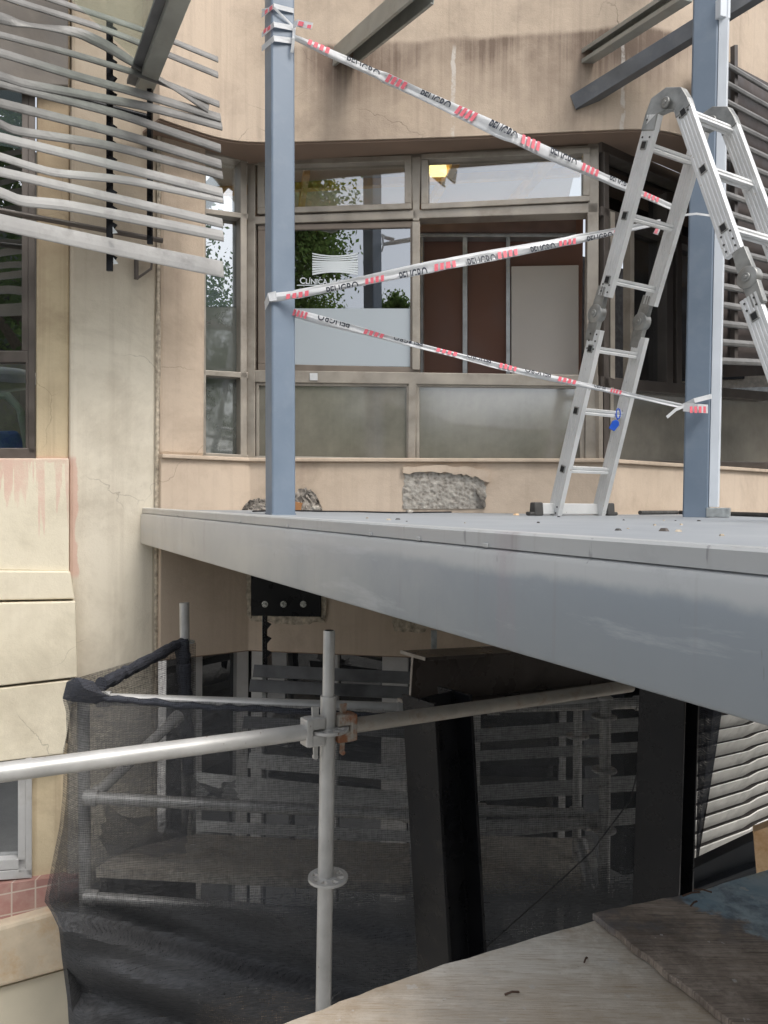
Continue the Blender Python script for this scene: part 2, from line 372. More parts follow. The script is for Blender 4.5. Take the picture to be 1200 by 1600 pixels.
M['deck'] = t.done(t.bsdf(c, .55, 0, t.bump(hh, .5, .004)))
t = NT('grey_enamel_fascia')
x, y, z = t.xyz()
c = t.mix(t.ramp(t.noise(1.4, 4, .5), [(.3, 0), (.7, 1)]), (.365, .38, .39), (.425, .435, .435))
c = t.mix(t.math('MULTIPLY', t.maprange(x, -.1, -1.5), .8), c, (.62, .58, .52))       # wall end: warm light reflected off the wall put into the colour
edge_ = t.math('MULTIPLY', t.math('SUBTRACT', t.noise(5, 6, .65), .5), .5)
coat = t.math('MULTIPLY', t.maprange(t.math('ADD', x, edge_), -.55, .35), t.maprange(t.math('ADD', z, t.math('MULTIPLY', edge_, .10)), 5.895, 5.872))     # blue grey respray on the outer half, bluish reflection put into its colour
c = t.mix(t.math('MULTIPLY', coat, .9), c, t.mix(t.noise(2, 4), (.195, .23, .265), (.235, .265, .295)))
sm = t.ramp(t.noise(1, 5, .6, t.vscale(t.pos, (7, 7, 1.2))), [(.60, 0), (.72, 1)])
c = t.mix(t.math('MULTIPLY', sm, .35), c, (.30, .23, .26))
rub = t.ramp(t.noise(3.2, 7, .7, t.vscale(t.pos, (.8, .8, 5))), [(.56, 0), (.68, 1)])
c = t.mix(t.math('MULTIPLY', rub, .35), c, (.52, .54, .56))
dr = t.math('MULTIPLY', t.ramp(t.noise(1, 3, .6, t.vscale(t.pos, (26, 26, .9))), [(.62, 0), (.72, 1)]), t.ramp(t.noise(3, 4), [(.45, 0), (.6, 1)]))
c = t.mix(t.math('MULTIPLY', dr, .4), c, (.22, .19, .18))
ch_ = t.ramp(t.noise(19, 5, .7), [(.70, 0), (.715, 1)]); c = t.mix(t.math('MULTIPLY', ch_, .5), c, (.60, .60, .60))
hd = t.ramp(t.noise(6, 6, .75), [(.60, 0), (.72, 1)]); c = t.mix(t.math('MULTIPLY', hd, .22), c, (.20, .20, .21))
scr = t.ramp(t.noise(1, 3, .7, t.vscale(t.pos, (60, 60, 8))), [(.69, 0), (.72, 1)])
c = t.mix(t.math('MULTIPLY', scr, .5), c, (.14, .14, .15))
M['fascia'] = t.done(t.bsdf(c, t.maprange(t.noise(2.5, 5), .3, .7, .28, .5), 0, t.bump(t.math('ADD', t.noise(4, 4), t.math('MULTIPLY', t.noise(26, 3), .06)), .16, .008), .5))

def plywood(name, a, b, dark, paint=None, rot=0.0):
    t = NT(name)
    gr = t.noise(1, 8, .7, t.vscale(t.pos, (5, 70, 9), rot), dist=.4)
    fine = t.noise(1, 5, .7, t.vscale(t.pos, (14, 300, 20), rot))
    c = t.mix(t.ramp(gr, [(.3, 0), (.7, 1)]), a, b)
    c = t.mix(t.math('MULTIPLY', t.ramp(fine, [(.50, 0), (.66, 1)]), .75), c, dark)
    st = t.ramp(t.noise(4.5, 9, .72), [(.46, 0), (.62, 1)])
    c = t.mix(t.math('MULTIPLY', st, .6), c, dark)
    s2 = t.ramp(t.noise(11, 9, .75), [(.52, 0), (.60, 1)]); c = t.mix(t.math('MULTIPLY', s2, .35), c, tuple(min(1, q*1.15) for q in b))
    if paint: c = paint(t, c)
    spk = t.ramp(t.noise(24, 4, .6), [(.67, 0), (.69, 1)])
    c = t.mix(t.math('MULTIPLY', spk, .6), c, (.55, .53, .5))
    return t.done(t.bsdf(c, .75, 0, t.bump(t.math('ADD', gr, fine), .35, .004), .35))
def palestain(t, c):
    m = t.ramp(t.noise(1, 5, .6, t.vscale(t.pos, (1.2, 5, 3), -.25)), [(.42, 0), (.60, 1)])
    c = t.mix(t.math('MULTIPLY', m, .6), c, (.36, .27, .18))
    g_ = t.ramp(t.noise(3.2, 8, .7), [(.5, 0), (.62, 1)]); c = t.mix(t.math('MULTIPLY', g_, .35), c, (.30, .285, .26))
    d = t.ramp(t.noise(55, 4, .7, t.vscale(t.pos, (1, 4, 1), -.25)), [(.68, 0), (.72, 1)])
    return t.mix(t.math('MULTIPLY', d, .6), c, (.12, .08, .05))
def bluepaint(t, c):
    x, y, z = t.xyz()
    n = t.math('MULTIPLY', t.math('SUBTRACT', t.noise(9, 7, .65), .5), .22)
    e = t.math('ADD', t.math('ADD', t.math('MULTIPLY', x, .78), t.math('MULTIPLY', y, .62)), n)
    m = t.maprange(e, 1.615, 1.64)
    bl = t.mix(t.ramp(t.noise(7, 7, .6), [(.35, 0), (.7, 1)]), (.25, .35, .42), (.47, .54, .57))
    bl = t.mix(t.math('MULTIPLY', t.ramp(t.noise(8, 6, .7), [(.55, 0), (.66, 1)]), .7), bl, (.46, .45, .36))
    c = t.mix(m, c, bl)
    far = t.math('MULTIPLY', t.maprange(y, 1.5, 1.62), t.ramp(t.noise(11, 6, .7), [(.45, 0), (.6, 1)]))
    return t.mix(t.math('MULTIPLY', far, .6), c, (.04, .055, .08))
M['plyw'] = plywood('pale_formwork_ply', (.58, .535, .46), (.76, .725, .66), (.36, .27, .18), palestain, rot=-.25)
M['plyd'] = plywood('weathered_brown_ply', (.26, .21, .17), (.45, .38, .32), (.075, .058, .047), bluepaint, rot=.5)
M['plyo'] = plywood('fresh_orange_ply', (.78, .52, .30), (.82, .58, .36), (.6, .33, .15))
t = NT('pink_tiles')
br = t.n('ShaderNodeTexBrick'); br.inputs['Scale'].default_value = 1; br.offset = 0
br.inputs['Color1'].default_value = (.31, .165, .145, 1); br.inputs['Color2'].default_value = (.37, .195, .17, 1); br.inputs['Mortar'].default_value = (.5, .42, .36, 1)
br.inputs['Mortar Size'].default_value = .004; br.inputs['Brick Width'].default_value = .11; br.inputs['Row Height'].default_value = .11
cx = t.n('ShaderNodeCombineXYZ'); x, y, z = t.xyz(); t.l(t.math('MULTIPLY', x, 1.1), cx.inputs[0]); t.l(z, cx.inputs[1]); t.l(cx.outputs[0], br.inputs['Vector'])
cc = t.mix(t.math('MULTIPLY', t.ramp(t.noise(9, 7, .7), [(.45, 0), (.7, 1)]), .5), br.outputs['Color'], (.5, .38, .32))
M['tile'] = t.done(t.bsdf(cc, .55, 0, t.bump(br.outputs['Fac'], .4, -.004)))
M['ledge'] = simple('stained_ledge', (.52, .44, .33), .85, var=.2, scale=6, bump=.3, dirt=(.42, .22, .06), dirt_amt=.6, dscale=5)
M['bed'] = simple('bed_plastic', (.44, .46, .38), .4, var=.05)
M['mattress'] = simple('blue_mattress', (.06, .11, .30), .6, var=.1)
M['pillow'] = simple('white_pillow', (.6, .62, .65), .8, var=.08)

# ------------------------------------------------------------------ facade planes
class Plane:
    def __init__(s, p0, p1):
        s.p0 = Vector((p0[0]*S, p0[1]*S, 0)); s.p1 = Vector((p1[0]*S, p1[1]*S, 0))
        s.u = (s.p1-s.p0).normalized(); s.n = Vector((s.u.y, -s.u.x, 0))
        if s.n.dot(-s.p0) < 0: s.n = -s.n
    def pt(s, px, py, n=0):
        r = ray(px, py); o = s.p0+s.n*n
        return EYE + r*((o-EYE).dot(s.n)/r.dot(s.n))
    def quad(s, mb, pts, n0, n1):   # pixel outline put on the plane, real thickness n0..n1
        a = [s.pt(x, y, n1) for x, y in pts]
        return mb.prism([q+s.n*(n0-n1) for q in a], a)
    def rect(s, mb, x0, y0, x1, y1, n0, n1, dy=0):
        return s.quad(mb, [(x0, y0), (x1, y0+dy), (x1, y1+dy), (x0, y1)], n0, n1)
    def col(s, mb, x0, x1, z0, z1, n0, n1):   # by pixel columns and heights
        a = [s.pt(x, 785, n1) for x in (x0, x1)]
        q = [Vector((a[0].x, a[0].y, z0)), Vector((a[1].x, a[1].y, z0)), Vector((a[1].x, a[1].y, z1)), Vector((a[0].x, a[0].y, z1))]
        return mb.prism([k+s.n*(n0-n1) for k in q], q)
J = (-1.48, 4.84); C1 = (-.936, 5.2); C2 = (1.407, 4.85); E2 = (4.2, 6.87)
WM = Plane(C1, C2); WR = Plane(C2, E2); WL = Plane(J, C1); WW = Plane((-3.5, 3.87), J)

bld = thing('clinic_building', (0, 4.6, 0), 'beige stuccoed clinic building with faceted strip windows behind the steel platform', 'building')

# --- wall between upper and lower windows (parapet wall) per facet
zs = WM.pt(650, 722, .05).z; zb = WM.pt(620, 1026, .05).z
ztop = WM.pt(650, 240, 0).z
print('zs', zs, 'zb', zb, 'ztop', ztop)
m = MB()
def ring(mb, plan_f, plan_b, z0, z1):
    n = len(plan_f)
    for i in range(n-1):
        a = [Vector((*plan_f[i], z0)), Vector((*plan_f[i+1], z0)), Vector((*plan_b[i+1], z0)), Vector((*plan_b[i], z0))]
        mb.prism(a, [q+Vector((0, 0, z1-z0)) for q in a])
def offs(poly, d):
    out = []
    for i, p in enumerate(poly):
        a = Vector(poly[max(i-1, 0)]); b = Vector(poly[min(i+1, len(poly)-1)])
        t = (b-a).normalized(); n = Vector((t.y, -t.x)); out.append((p[0]+n.x*d, p[1]+n.y*d))
    return out
def wallsheet(plan, z0, z1, thick, top=True, seg=.06):
    """continuous wall: front polyline, solid back"""
    mb = MB(); back = offs(plan, -thick); n = len(plan)
    v = [Vector((*p, z)) for z in (z0, z1) for p in plan] + [Vector((*p, z)) for z in (z0, z1) for p in back]
    f = []
    for i in range(n-1):
        f += [[i, i+1, n+i+1, n+i], [2*n+i+1, 2*n+i, 3*n+i, 3*n+i+1], [i, 2*n+i, 2*n+i+1, i+1], [n+i, n+i+1, 3*n+i+1, 3*n+i]]
    f += [[0, n, 3*n, 2*n], [n-1, 3*n-1, 4*n-1, 2*n-1]]
    return mb.add(v, f)
def smooth_plan(pts, k=6, it=2):
    for _ in range(it):
        o = [pts[0]]
        for a, b in zip(pts, pts[1:]):
            o += [(a[0]*.75+b[0]*.25, a[1]*.75+b[1]*.25), (a[0]*.25+b[0]*.75, a[1]*.25+b[1]*.75)]
        o.append(pts[-1]); pts = o
    return pts
sc2 = lambda p: (p[0]*S, p[1]*S)
base_plan = [sc2(J), sc2(C1), sc2(C2), sc2(E2)]
par = offs(base_plan, .05)
obj('parapet_wall', wallsheet(par, zb, zs, .3), M['tan'], bld, bevel=.006)
# window ledge
mb = wallsheet(offs(base_plan, .075), zs, zs+.022, .3); obj('window_ledge', mb, M['tan'], bld, bevel=.005)
# --- upper band, rounded corners
zbb = ztop+.01
def atz(px, py, z): q = PZ(px, py, z); return (q.x, q.y)
bp = [atz(249, 184, zbb), atz(262, 189, zbb), atz(300, 202, zbb), atz(345, 216, zbb), atz(390, 222, zbb), atz(470, 221, zbb), atz(700, 214, zbb), atz(900, 205, zbb), atz(1000, 200, zbb)]
q = Vector(bp[-1]); bp += [(q.x+.22, q.y+.04), (q.x+.55, q.y+.25), (q.x+1.3, q.y+.8), (q.x+2.2, q.y+1.45)]
bps = smooth_plan(bp, it=2)
obj('upper_band', wallsheet(bps, zbb, EZ+5.2, .3), M['band'], bld, smooth=True)
# soffit behind the band
sb = [(p[0]-.03, p[1]+.05) for p in offs(bps, -.30)]
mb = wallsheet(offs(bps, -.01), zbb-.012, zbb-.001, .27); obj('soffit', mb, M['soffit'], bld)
# --- lower storey wall (recessed) and its windows
low = offs(base_plan, -.22)
obj('lower_wall', wallsheet(low, -.0, zb-2.2, .2), M['tan'], bld)
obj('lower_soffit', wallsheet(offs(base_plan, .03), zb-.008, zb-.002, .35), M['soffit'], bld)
mb = MB()
for x0, x1, pl in ((305, 318, WL), (372, 390, WL), (395, 412, WM), (520, 530, WM), (600, 640, WM), (740, 755, WM), (880, 890, WM)):
    pl.col(mb, x0, x1, zb-2.2, zb, -.22, -.16)
obj('lower_window_frame', mb, M['wframe'], bld)
mb = MB(); WL.col(mb, 262, 392, zb-2.2, zb-.01, -.225, -.215); WM.col(mb, 392, 952, zb-2.2, zb-.01, -.225, -.215); WR.col(mb, 925, 1280, zb-2.2, zb-.01, -.225, -.215)
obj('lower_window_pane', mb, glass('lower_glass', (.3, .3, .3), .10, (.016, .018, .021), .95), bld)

# --- left pilaster and left wing wall
ZT = EZ+5.2
mb = MB(); WW.col(mb, 108, 244, 0, ZT, -.4, 0); obj('pilaster', mb, M['cream'], bld, bevel=.02)
mb = MB()
jp = WW.pt(246, 785, 0); jp2 = WL.pt(249, 785, .0)
pts = [Vector((jp.x, jp.y-.006+random.uniform(-.004, .004), z*ZT/60)) for z in range(61)]
mb.tube(pts, [random.uniform(.009, .016) for _ in pts], 7); obj('expansion_joint', mb, M['mortar'], bld, smooth=True)
# plain tan wall between the joint and the left window facet
mb = MB(); 
a = [WL.pt(247, 785, 0), WL.pt(318, 785, 0)]
mb.prism([Vector((p.x, p.y, zs+.02))-WL.n*.25 for p in a]+[Vector((p.x, p.y, ZT))-WL.n*.25 for p in a[::-1]], [Vector((p.x, p.y, zs+.02))+WL.n*.012 for p in a]+[Vector((p.x, p.y, ZT))+WL.n*.012 for p in a[::-1]])
obj('corner_wall', mb, M['tan'], bld, bevel=.02)
# left window recess
mb = MB(); WW.col(mb, 56, 107.5, WW.pt(60, 726).z, ZT, -.4, -.045); obj('reveal_wall', mb, M['strip'], bld, bevel=.01)
mb = MB(); WW.rect(mb, -160, -20, 107, 128, -.045, .02, 6); obj('lintel', mb, M['lintel'], bld, bevel=.008)
win = MB()
for r in ((44, 130, 55, 708), (-160, 548, 44, 566), (-160, 700, 56, 726), (34, 128, 44, 548), (40, 566, 44, 700)): WW.rect(win, *r, -.12, -.06)
wl = obj('window', win, M['dframe'], bld, bevel=.003)
mb = MB(); WW.rect(mb, -160, 128, 42, 556, -.11, -.104); obj('pane', mb, M['glass'], wl)
mb = MB(); WW.rect(mb, -160, 558, 42, 704, -.11, -.104); obj('pane', mb, glass('clear_glass', (.8, .84, .84), .10), wl)
# interior of the ward behind it
mb = MB(); WW.col(mb, -300, 110, EZ-1, EZ+2.6, -2.0, -1.95); obj('interior_wall', mb, simple('ward_wall', (.13, .13, .12), .9), bld)
# stepped panels below
mb = MB(); WW.quad(mb, [(-160, 716), (108, 716), (108, 893), (-160, 888)], -.2, .06); obj('sill_panel', mb, M['pinkpanel'], bld, bevel=.006)
mb = MB(); WW.quad(mb, [(-160, 890), (110, 893), (117, 936), (-160, 941)], -.2, .085); obj('moulding', mb, M['panel'], bld, bevel=.008)
mb = MB(); WW.quad(mb, [(-160, 946), (118, 940), (121, 1058), (-160, 1090)], -.2, .105); obj('spandrel_panel', mb, M['panel'], bld, bevel=.006)
mb = MB(); WW.quad(mb, [(-160, 1094), (119, 1062), (100, 1178), (-160, 1210)], -.2, .10); obj('spandrel_panel', mb, M['panel'], bld, bevel=.006)
# lower left window, tiles, ledge
w2 = MB()
for r in ((40, 1212, 50, 1368, 0), (-160, 1372, 50, 1386, -14), (28, 1216, 40, 1364, 0), (-160, 1352, 40, 1368, -10)): WW.rect(w2, *r[:4], -.08, .0, r[4])
wl2 = obj('window', w2, M['wframe'], bld, bevel=.003)
mb = MB(); WW.rect(mb, -160, 1205, 40, 1375, -.06, -.05); obj('pane', mb, M['glass'], wl2)
mb = MB(); WW.quad(mb, [(-160, 1180), (40, 1180), (40, 1400), (-160, 1400)], -.30, -.24); obj('blind', mb, simple('grey_blind', (.16, .17, .16), .6, var=.4, scale=30), bld)
mb = MB(); WW.quad(mb, [(50, 1170), (112, 1160), (112, 1395), (50, 1405)], -.3, -.03); obj('reveal_wall', mb, M['strip'], bld)
mb = MB(); WW.quad(mb, [(-160, 1402), (130, 1366), (130, 1412), (-160, 1500)], -.3, .02); obj('tile_band', mb, M['tile'], bld)
mb = MB(); WW.quad(mb, [(-160, 1492), (130, 1412), (130, 1508), (-160, 1588)], -.3, .09); obj('stained_ledge', mb, M['ledge'], bld, bevel=.02)
mb = MB(); WW.quad(mb, [(-160, 1588), (130, 1508), (130, 2300), (-160, 2300)], -.3, .04); obj('base_wall', mb, simple('base_wall_paint', (.56, .51, .40), .85, var=.1, scale=3, bump=.2), bld)
mb = MB(); WW.col(mb, -700, -159, 0, ZT, -.4, -.002); obj('wing_wall', mb, M['cream'], bld, bevel=.01)
# left pipe bracket on pilaster
mb = MB(); a = WW.pt(213, 405, .03); b = WW.pt(213, 436, .03); c3 = WW.pt(236, 420, .05); c4 = WW.pt(238, 405, .05)
mb.tube([a, b], .013, 10); mb.tube([b, c3, c4], .007, 8)
obj('pipe_stub', mb, M['dframe'], bld, smooth=True)

# --- windows of the three facets
def win_unit(pl, frames, panes, n=(-.10, .0), mat='frame', films=()):
    mb = MB()
    for q in frames: pl.quad(mb, q, *n)
    w = obj('window', mb, M[mat], bld, bevel=.003)
    for q, mt in panes:
        b = MB(); pl.quad(b, q, n[0]+.03, n[0]+.036); obj('pane', b, M[mt], w)
    return w
def Q(x0, yl0, yl1, x1, yr0, yr1): return [(x0, yl0), (x1, yr0), (x1, yr1), (x0, yl1)]
# main carcass (mid facet)
mb = MB()
for q in (Q(393, 250, 258, 935, 226, 234), Q(393, 338, 350, 935, 316, 332), Q(398, 578, 597, 935, 586, 604), Q(393, 713, 722, 935, 719, 728),
          [(386, 250), (399, 250), (398, 718), (384, 718)], [(641, 238), (659, 238), (655, 345), (645, 345)], [(919, 224), (936, 224), (934, 728), (914, 728)], [(638, 597), (651, 597), (649, 722), (637, 722)]):
    WM.quad(mb, q, -.10, .0)
carc = obj('window_frame', mb, M['frame'], bld, bevel=.004)
# head panel above the transoms
mb = MB(); WM.quad(mb, [(390, 232), (936, 208), (936, 228), (390, 252)], -.09, -.05); obj('head_panel', mb, M['dframe'], bld)
# two hopper transoms
def hopper(x0, x1, yt0, yt1, yb0, yb1):
    fr = 9
    f = [Q(x0, yt0, yt0+fr, x1, yt1, yt1+fr), Q(x0, yb0-fr, yb0, x1, yb1-fr, yb1), Q(x0, yt0+fr, yb0-fr, x0+fr+2, yt0+fr, yb0-fr), Q(x1-fr-2, yt1+fr, yb1-fr, x1, yt1+fr, yb1-fr)]
    return win_unit(WM, f, [(Q(x0+8, yt0+8, yb0-8, x1-8, yt1+8, yb1-8), 'glasst')], (-.07, .012))
hopper(402, 643, 250, 242, 334, 326); hopper(658, 922, 240, 230, 327, 314)
# left sliding sash with film and sticker
f = [Q(403, 352, 360, 655, 345, 355), Q(403, 568, 580, 655, 574, 585), Q(403, 360, 568, 414, 360, 568), Q(641, 352, 577, 655, 352, 577)]
slide = win_unit(WM, f, [(Q(412, 358, 572, 643, 353, 577), 'glass')], (-.06, -.012), 'sash')
b = MB(); WM.quad(b, Q(413, 482, 569, 641, 482, 573), -.0225, -.0205); obj('frosted_film', b, M['film'], slide)
b = MB(); WM.quad(b, Q(644, 346, 577, 656, 346, 578), -.02, .004); obj('meeting_stile', b, M['frame'], slide, bevel=.003)
b = MB(); WM.quad(b, [(484, 583), (496, 583), (496, 594), (484, 594)], .001, .006); obj('white_label', b, M['tape'], bld)
# sticker: crest of bars and lettering
b = MB()
for k in range(9):
    y0 = 395+k*4.0; xs = [488+i*7.1 for i in range(11)]
    sag = (4-k)*1.05
    th = 1.3 if k < 3 else 1.5
    top = [(x, y0+sag*(1-((x-523.5)/35.5)**2)) for x in xs]
    WM.quad(b, top+[(x, y+th*1.9 if k > 2 else y+th*1.6) for x, y in top[::-1]], -.0225, -.0215)
obj('window_crest', b, M['sticker'], slide)
def text_mesh(s, size, name='lettering', bold=0.0):
    cu = bpy.data.curves.new(name, 'FONT'); cu.body = s; cu.size = size; cu.offset = bold
    ob = bpy.data.objects.new(name, cu); C.objects.link(ob); bpy.context.view_layer.update()
    dg = bpy.context.evaluated_depsgraph_get(); me = bpy.data.meshes.new_from_object(ob.evaluated_get(dg))
    vs = [v.co.copy() for v in me.vertices]; fs = [list(p.vertices) for p in me.polygons]
    bpy.data.objects.remove(ob); bpy.data.curves.remove(cu); bpy.data.meshes.remove(me)
    return vs, fs
def put_text(mb, parts, origin, u, v, nrm):
    for s, size, dx in parts:
        vs, fs = text_mesh(s, size, bold=size*.012); mb.add([origin+u*(p.x+dx)+v*p.y+nrm*.0 for p in vs], fs)
o = WM.pt(468, 443, -.0215); uu = (WM.pt(568, 446, -.0215)-o); pxm = uu.length/100; uu.normalize()
b = MB(); put_text(b, [('C', 13.5*pxm, 0), ('LÍNICA', 11*pxm, 9.3*pxm), ('M', 13.5*pxm, 47*pxm), ('ON', 11*pxm, 58.5*pxm)], o, uu, Vector((0, 0, 1)), WM.n)
WM.quad(b, [(464, 445), (571, 445), (571, 446.2), (464, 446.2)], -.0225, -.0215)
obj('window_lettering', b, M['sticker'], slide)
# lower fixed panes
win_unit(WM, [Q(400, 598, 602, 640, 600, 604), Q(400, 712, 718, 640, 716, 722), Q(400, 600, 714, 404, 600, 714), Q(635, 600, 718, 639, 600, 718)], [(Q(402, 600, 714, 638, 602, 718), 'glassf')], (-.06, -.01))
win_unit(WM, [Q(650, 600, 604, 914, 603, 607), Q(650, 716, 722, 914, 720, 726), Q(650, 602, 718, 655, 602, 718), Q(906, 604, 722, 914, 604, 722)], [(Q(652, 602, 718, 910, 605, 722), 'glassf')], (-.06, -.01))
# left facet
win_unit(WL, [Q(318, 231, 239, 388, 247, 254), Q(318, 325, 333, 388, 334, 342), Q(318, 578, 586, 388, 582, 591), Q(318, 707, 714, 388, 711, 718), Q(316, 233, 712, 322, 233, 712), Q(376, 244, 714, 386, 246, 716)],
         [(Q(320, 236, 328, 380, 250, 338), 'glasst'), (Q(320, 331, 480, 380, 340, 480), 'glass'), (Q(320, 479, 581, 380, 479, 585), 'glassg'), (Q(320, 585, 710, 380, 589, 712), 'glassg')], (-.1, -.0))
# right facet: dark sashes
win_unit(WR, [Q(940, 218, 236, 1200, 330, 345), Q(940, 322, 336, 1200, 415, 428), Q(940, 588, 606, 1200, 612, 626), Q(940, 718, 727, 1200, 722, 731), Q(944, 232, 722, 952, 232, 722),
              Q(1042, 300, 600, 1052, 300, 600), Q(1118, 600, 728, 1126, 600, 728), Q(1058, 300, 600, 1066, 300, 600)],
         [(Q(950, 240, 330, 1200, 345, 418), 'glasst'), (Q(975, 336, 594, 1200, 420, 616), 'glass'), (Q(950, 604, 720, 1200, 624, 726), 'glassf')], (-.1, .0), 'dframe')
b = MB(); WR.quad(b, Q(954, 330, 590, 961, 332, 592), -.05, .004); WR.quad(b, Q(954, 605, 722, 959, 605, 722), -.05, .006); WR.quad(b, Q(936, 605, 726, 942, 605, 727), -.02, .008); obj('jamb', b, M['frame'], bld)
b = MB(); WR.quad(b, Q(985, 345, 592, 991, 348, 593), -.05, .0); obj('jamb', b, M['frame'], bld)

# --- room behind the windows
def plan_at(pl, px, n): q = pl.pt(px, 785, n); return q
ptop = WM.pt(660, 338, -.72).z
b = MB(); WM.col(b, 380, 905, EZ+.1, ptop, -.82, -.72); obj('interior_partition', b, M['brown'], bld)
b = MB()
for x0, x1 in ((657, 661), (723, 730), (791, 797)): WM.quad(b, Q(x0, 366, 600, x1, 366, 600), -.72, -.64)
WM.quad(b, Q(655, 362, 370, 900, 362, 370), -.72, -.63); obj('stud', b, M['stud'], bld)
b = MB(); WM.quad(b, Q(799, 416, 600, 904, 414, 600), -.70, -.62); obj('interior_door', b, M['doorboard'], bld, bevel=.004)
b = MB(); WM.quad(b, Q(657, 338, 362, 900, 338, 362), -.72, -.60); obj('interior_bulkhead', b, simple('bulkhead', (.16, .105, .09), .8), bld)
b = MB(); WM.col(b, 400, 920, EZ-.02, EZ+.1, -.85, -.12); obj('interior_floor', b, M['dark'], bld)
# deeper room above the partition: ceiling with pine beams seen through the transoms
b = MB(); WM.col(b, 300, 905, ztop+.12, ztop+.2, -4.2, -.12); obj('interior_ceiling', b, M['ceil'], bld)
b = MB()
for x0, x1 in ((470, 480), (700, 712), (850, 866)):
    a_ = WM.pt(x0, 785, -.3); e_ = WM.pt(x1, 785, -.3); f_ = Vector((-.55, 3.2, 0))
    b = MB(); b.prism([Vector((q.x, q.y, ztop+.05)) for q in (a_, e_, e_+f_, a_+f_)], [Vector((q.x, q.y, ztop+.118)) for q in (a_, e_, e_+f_, a_+f_)]); obj('ceiling_beam', b, M['yellow'], bld)
for nn in (-.55, -1.1): b = MB(); WM.col(b, 330, 900, ztop+.07, ztop+.117, nn-.05, nn); obj('ceiling_beam', b, M['yellow'], bld)
b = MB(); WM.col(b, 300, 905, ptop-.4, ztop+.2, -4.3, -4.2); obj('interior_wall', b, M['ceil'], bld)
for xx in (684,):
    b = MB(); WM.quad(b, Q(xx-14, 258, 266, xx+13, 257, 265), -.46, -.36); obj('ceiling_lamp_or_fill', b, M['lamp'], bld)
for x0 in (430, 640): b = MB(); WM.col(b, x0, x0+150, ztop-.02, ztop+.02, -2.3, -2.15); obj('ceiling_lamp_or_fill', b, M['fillw'], bld)  # unseen emitters added to brighten the ceiling behind the transoms
b = MB(); WR.col(b, 900, 1500, EZ-.2, ztop+.1, -1.6, -1.5); obj('interior_wall', b, M['dark'], bld)

M['rough2'] = simple('grey_broken_render', (.26, .235, .205), .95, var=.6, scale=28, bump=1, bscale=40, dirt=(.05, .045, .04), dirt_amt=.9, dscale=18, dthr=(.45, .6))
# patches of exposed masonry in the parapet wall
def patch(pix, n, seedk):
    random.seed(seedk); mb = MB(); WM.quad(mb, pix, n-.03, n); return mb
b = MB()
nx, ny = 22, 12; vs = []; fs = []
for j in range(ny+1):
    for i in range(nx+1):
        x = 631+(758-631)*i/nx; y = 737+(795-737)*j/ny
        cutd = max(0, (i/nx-.6))*20+(random.uniform(-3, 4) if j == 0 else 0); y = y+(795-y)*cutd/58 if cutd > 0 else y+random.uniform(-1, 2)*(j == 0)
        if i in (0, nx): x += random.uniform(-3, 3)
        edge = i in (0, nx) or j in (0,)
        vs.append(WM.pt(x, y, .051 if edge else .05+abs(random.gauss(.0025, .0018))))
for j in range(ny):
    for i in range(nx): a = j*(nx+1)+i; fs.append([a, a+1, a+nx+2, a+nx+1])
b.add(vs, fs); obj('exposed_masonry', b, M['rough'], bld)
def lipstrip(pix, k, mt):
    r_ = random.Random(k); b = MB(); pts = []
    for (xa, ya), (xb, yb) in zip(pix, pix[1:]+pix[:1]):
        for q in range(7): pts.append((xa+(xb-xa)*q/7+r_.uniform(-1.5, 1.5), ya+(yb-ya)*q/7+r_.uniform(-2.2, 2.2)))
    WM.quad(b, pts, .045, .068); return obj('broken_plaster', b, M[mt], bld)
lipstrip([(629, 729), (690, 728), (744, 731), (763, 738), (763, 756), (748, 746), (716, 740), (690, 738), (630, 739)], 21, 'tan')
lipstrip([(742, 764), (757, 775), (758, 792), (752, 790)], 22, 'rough2')
def rubble_mound(name, x0, x1, ytop, ybot, n, k):
    random.seed(k); vs = []; fs = []; nx, ny = 18, 8; b = MB()
    for j in range(ny+1):
        for i in range(nx+1):
            s = i/nx; h = math.sin(math.pi*s)**.6
            y = ybot-(ybot-ytop)*h*(j/ny)
            d = n+.09*(1-j/ny)*h+random.uniform(-.012, .012)
            vs.append(WM.pt(x0+(x1-x0)*s+random.uniform(-2, 2), y+random.uniform(-2, 2), max(.052, d)))
    for j in range(ny):
        for i in range(nx): a = j*(nx+1)+i; fs.append([a, a+1, a+nx+2, a+nx+1])
    return b.add(vs, fs)
obj('broken_plaster', rubble_mound('r', 376, 430, 779, 797, .06, 3), M['rough2'], bld)
obj('broken_plaster', rubble_mound('r', 448, 503, 763, 797, .06, 4), M['rough2'], bld)
b = MB(); WM.quad(b, [(444, 789), (452, 783), (470, 786), (470, 797), (444, 797)], .05, .16); obj('exposed_brick', b, simple('orange_brick', (.35, .17, .07), .9), bld)

# ------------------------------------------------------------------ steel platform
ZD = EZ-.05
A = PZ(219, 793, ZD); B = PZ(1200, 859, ZD); dirv = (B-A); dirv.z = 0; dirv.normalize()
Bx = B + dirv*.75
nf = Vector((dirv.y, -dirv.x, 0))
if nf.dot(-A) < 0: nf = -nf
print('A', A, 'B', B)
hA = A.z-P(219, 850, (A-EYE).dot(CM @ Vector((0, 0, -1)))).z
hB = B.z-P(1200, 1140, (B-EYE).dot(CM @ Vector((0, 0, -1)))).z
print('fascia h', hA, hB)
plat = thing('steel_platform', (A.x, A.y, ZD-.24), 'long grey steel platform with deep fascia beam and checkered deck, running to the wall', 'platform')
dep = (hA+hB)/2
b = MB(); up = Vector((0, 0, 1))
lip = .030
def along(p0, p1, prof, n):     # prof: (out, up) list, swept p0->p1
    a = [p0+n*x+up*y for x, y in prof]; return [a, [q+(p1-p0) for q in a]]
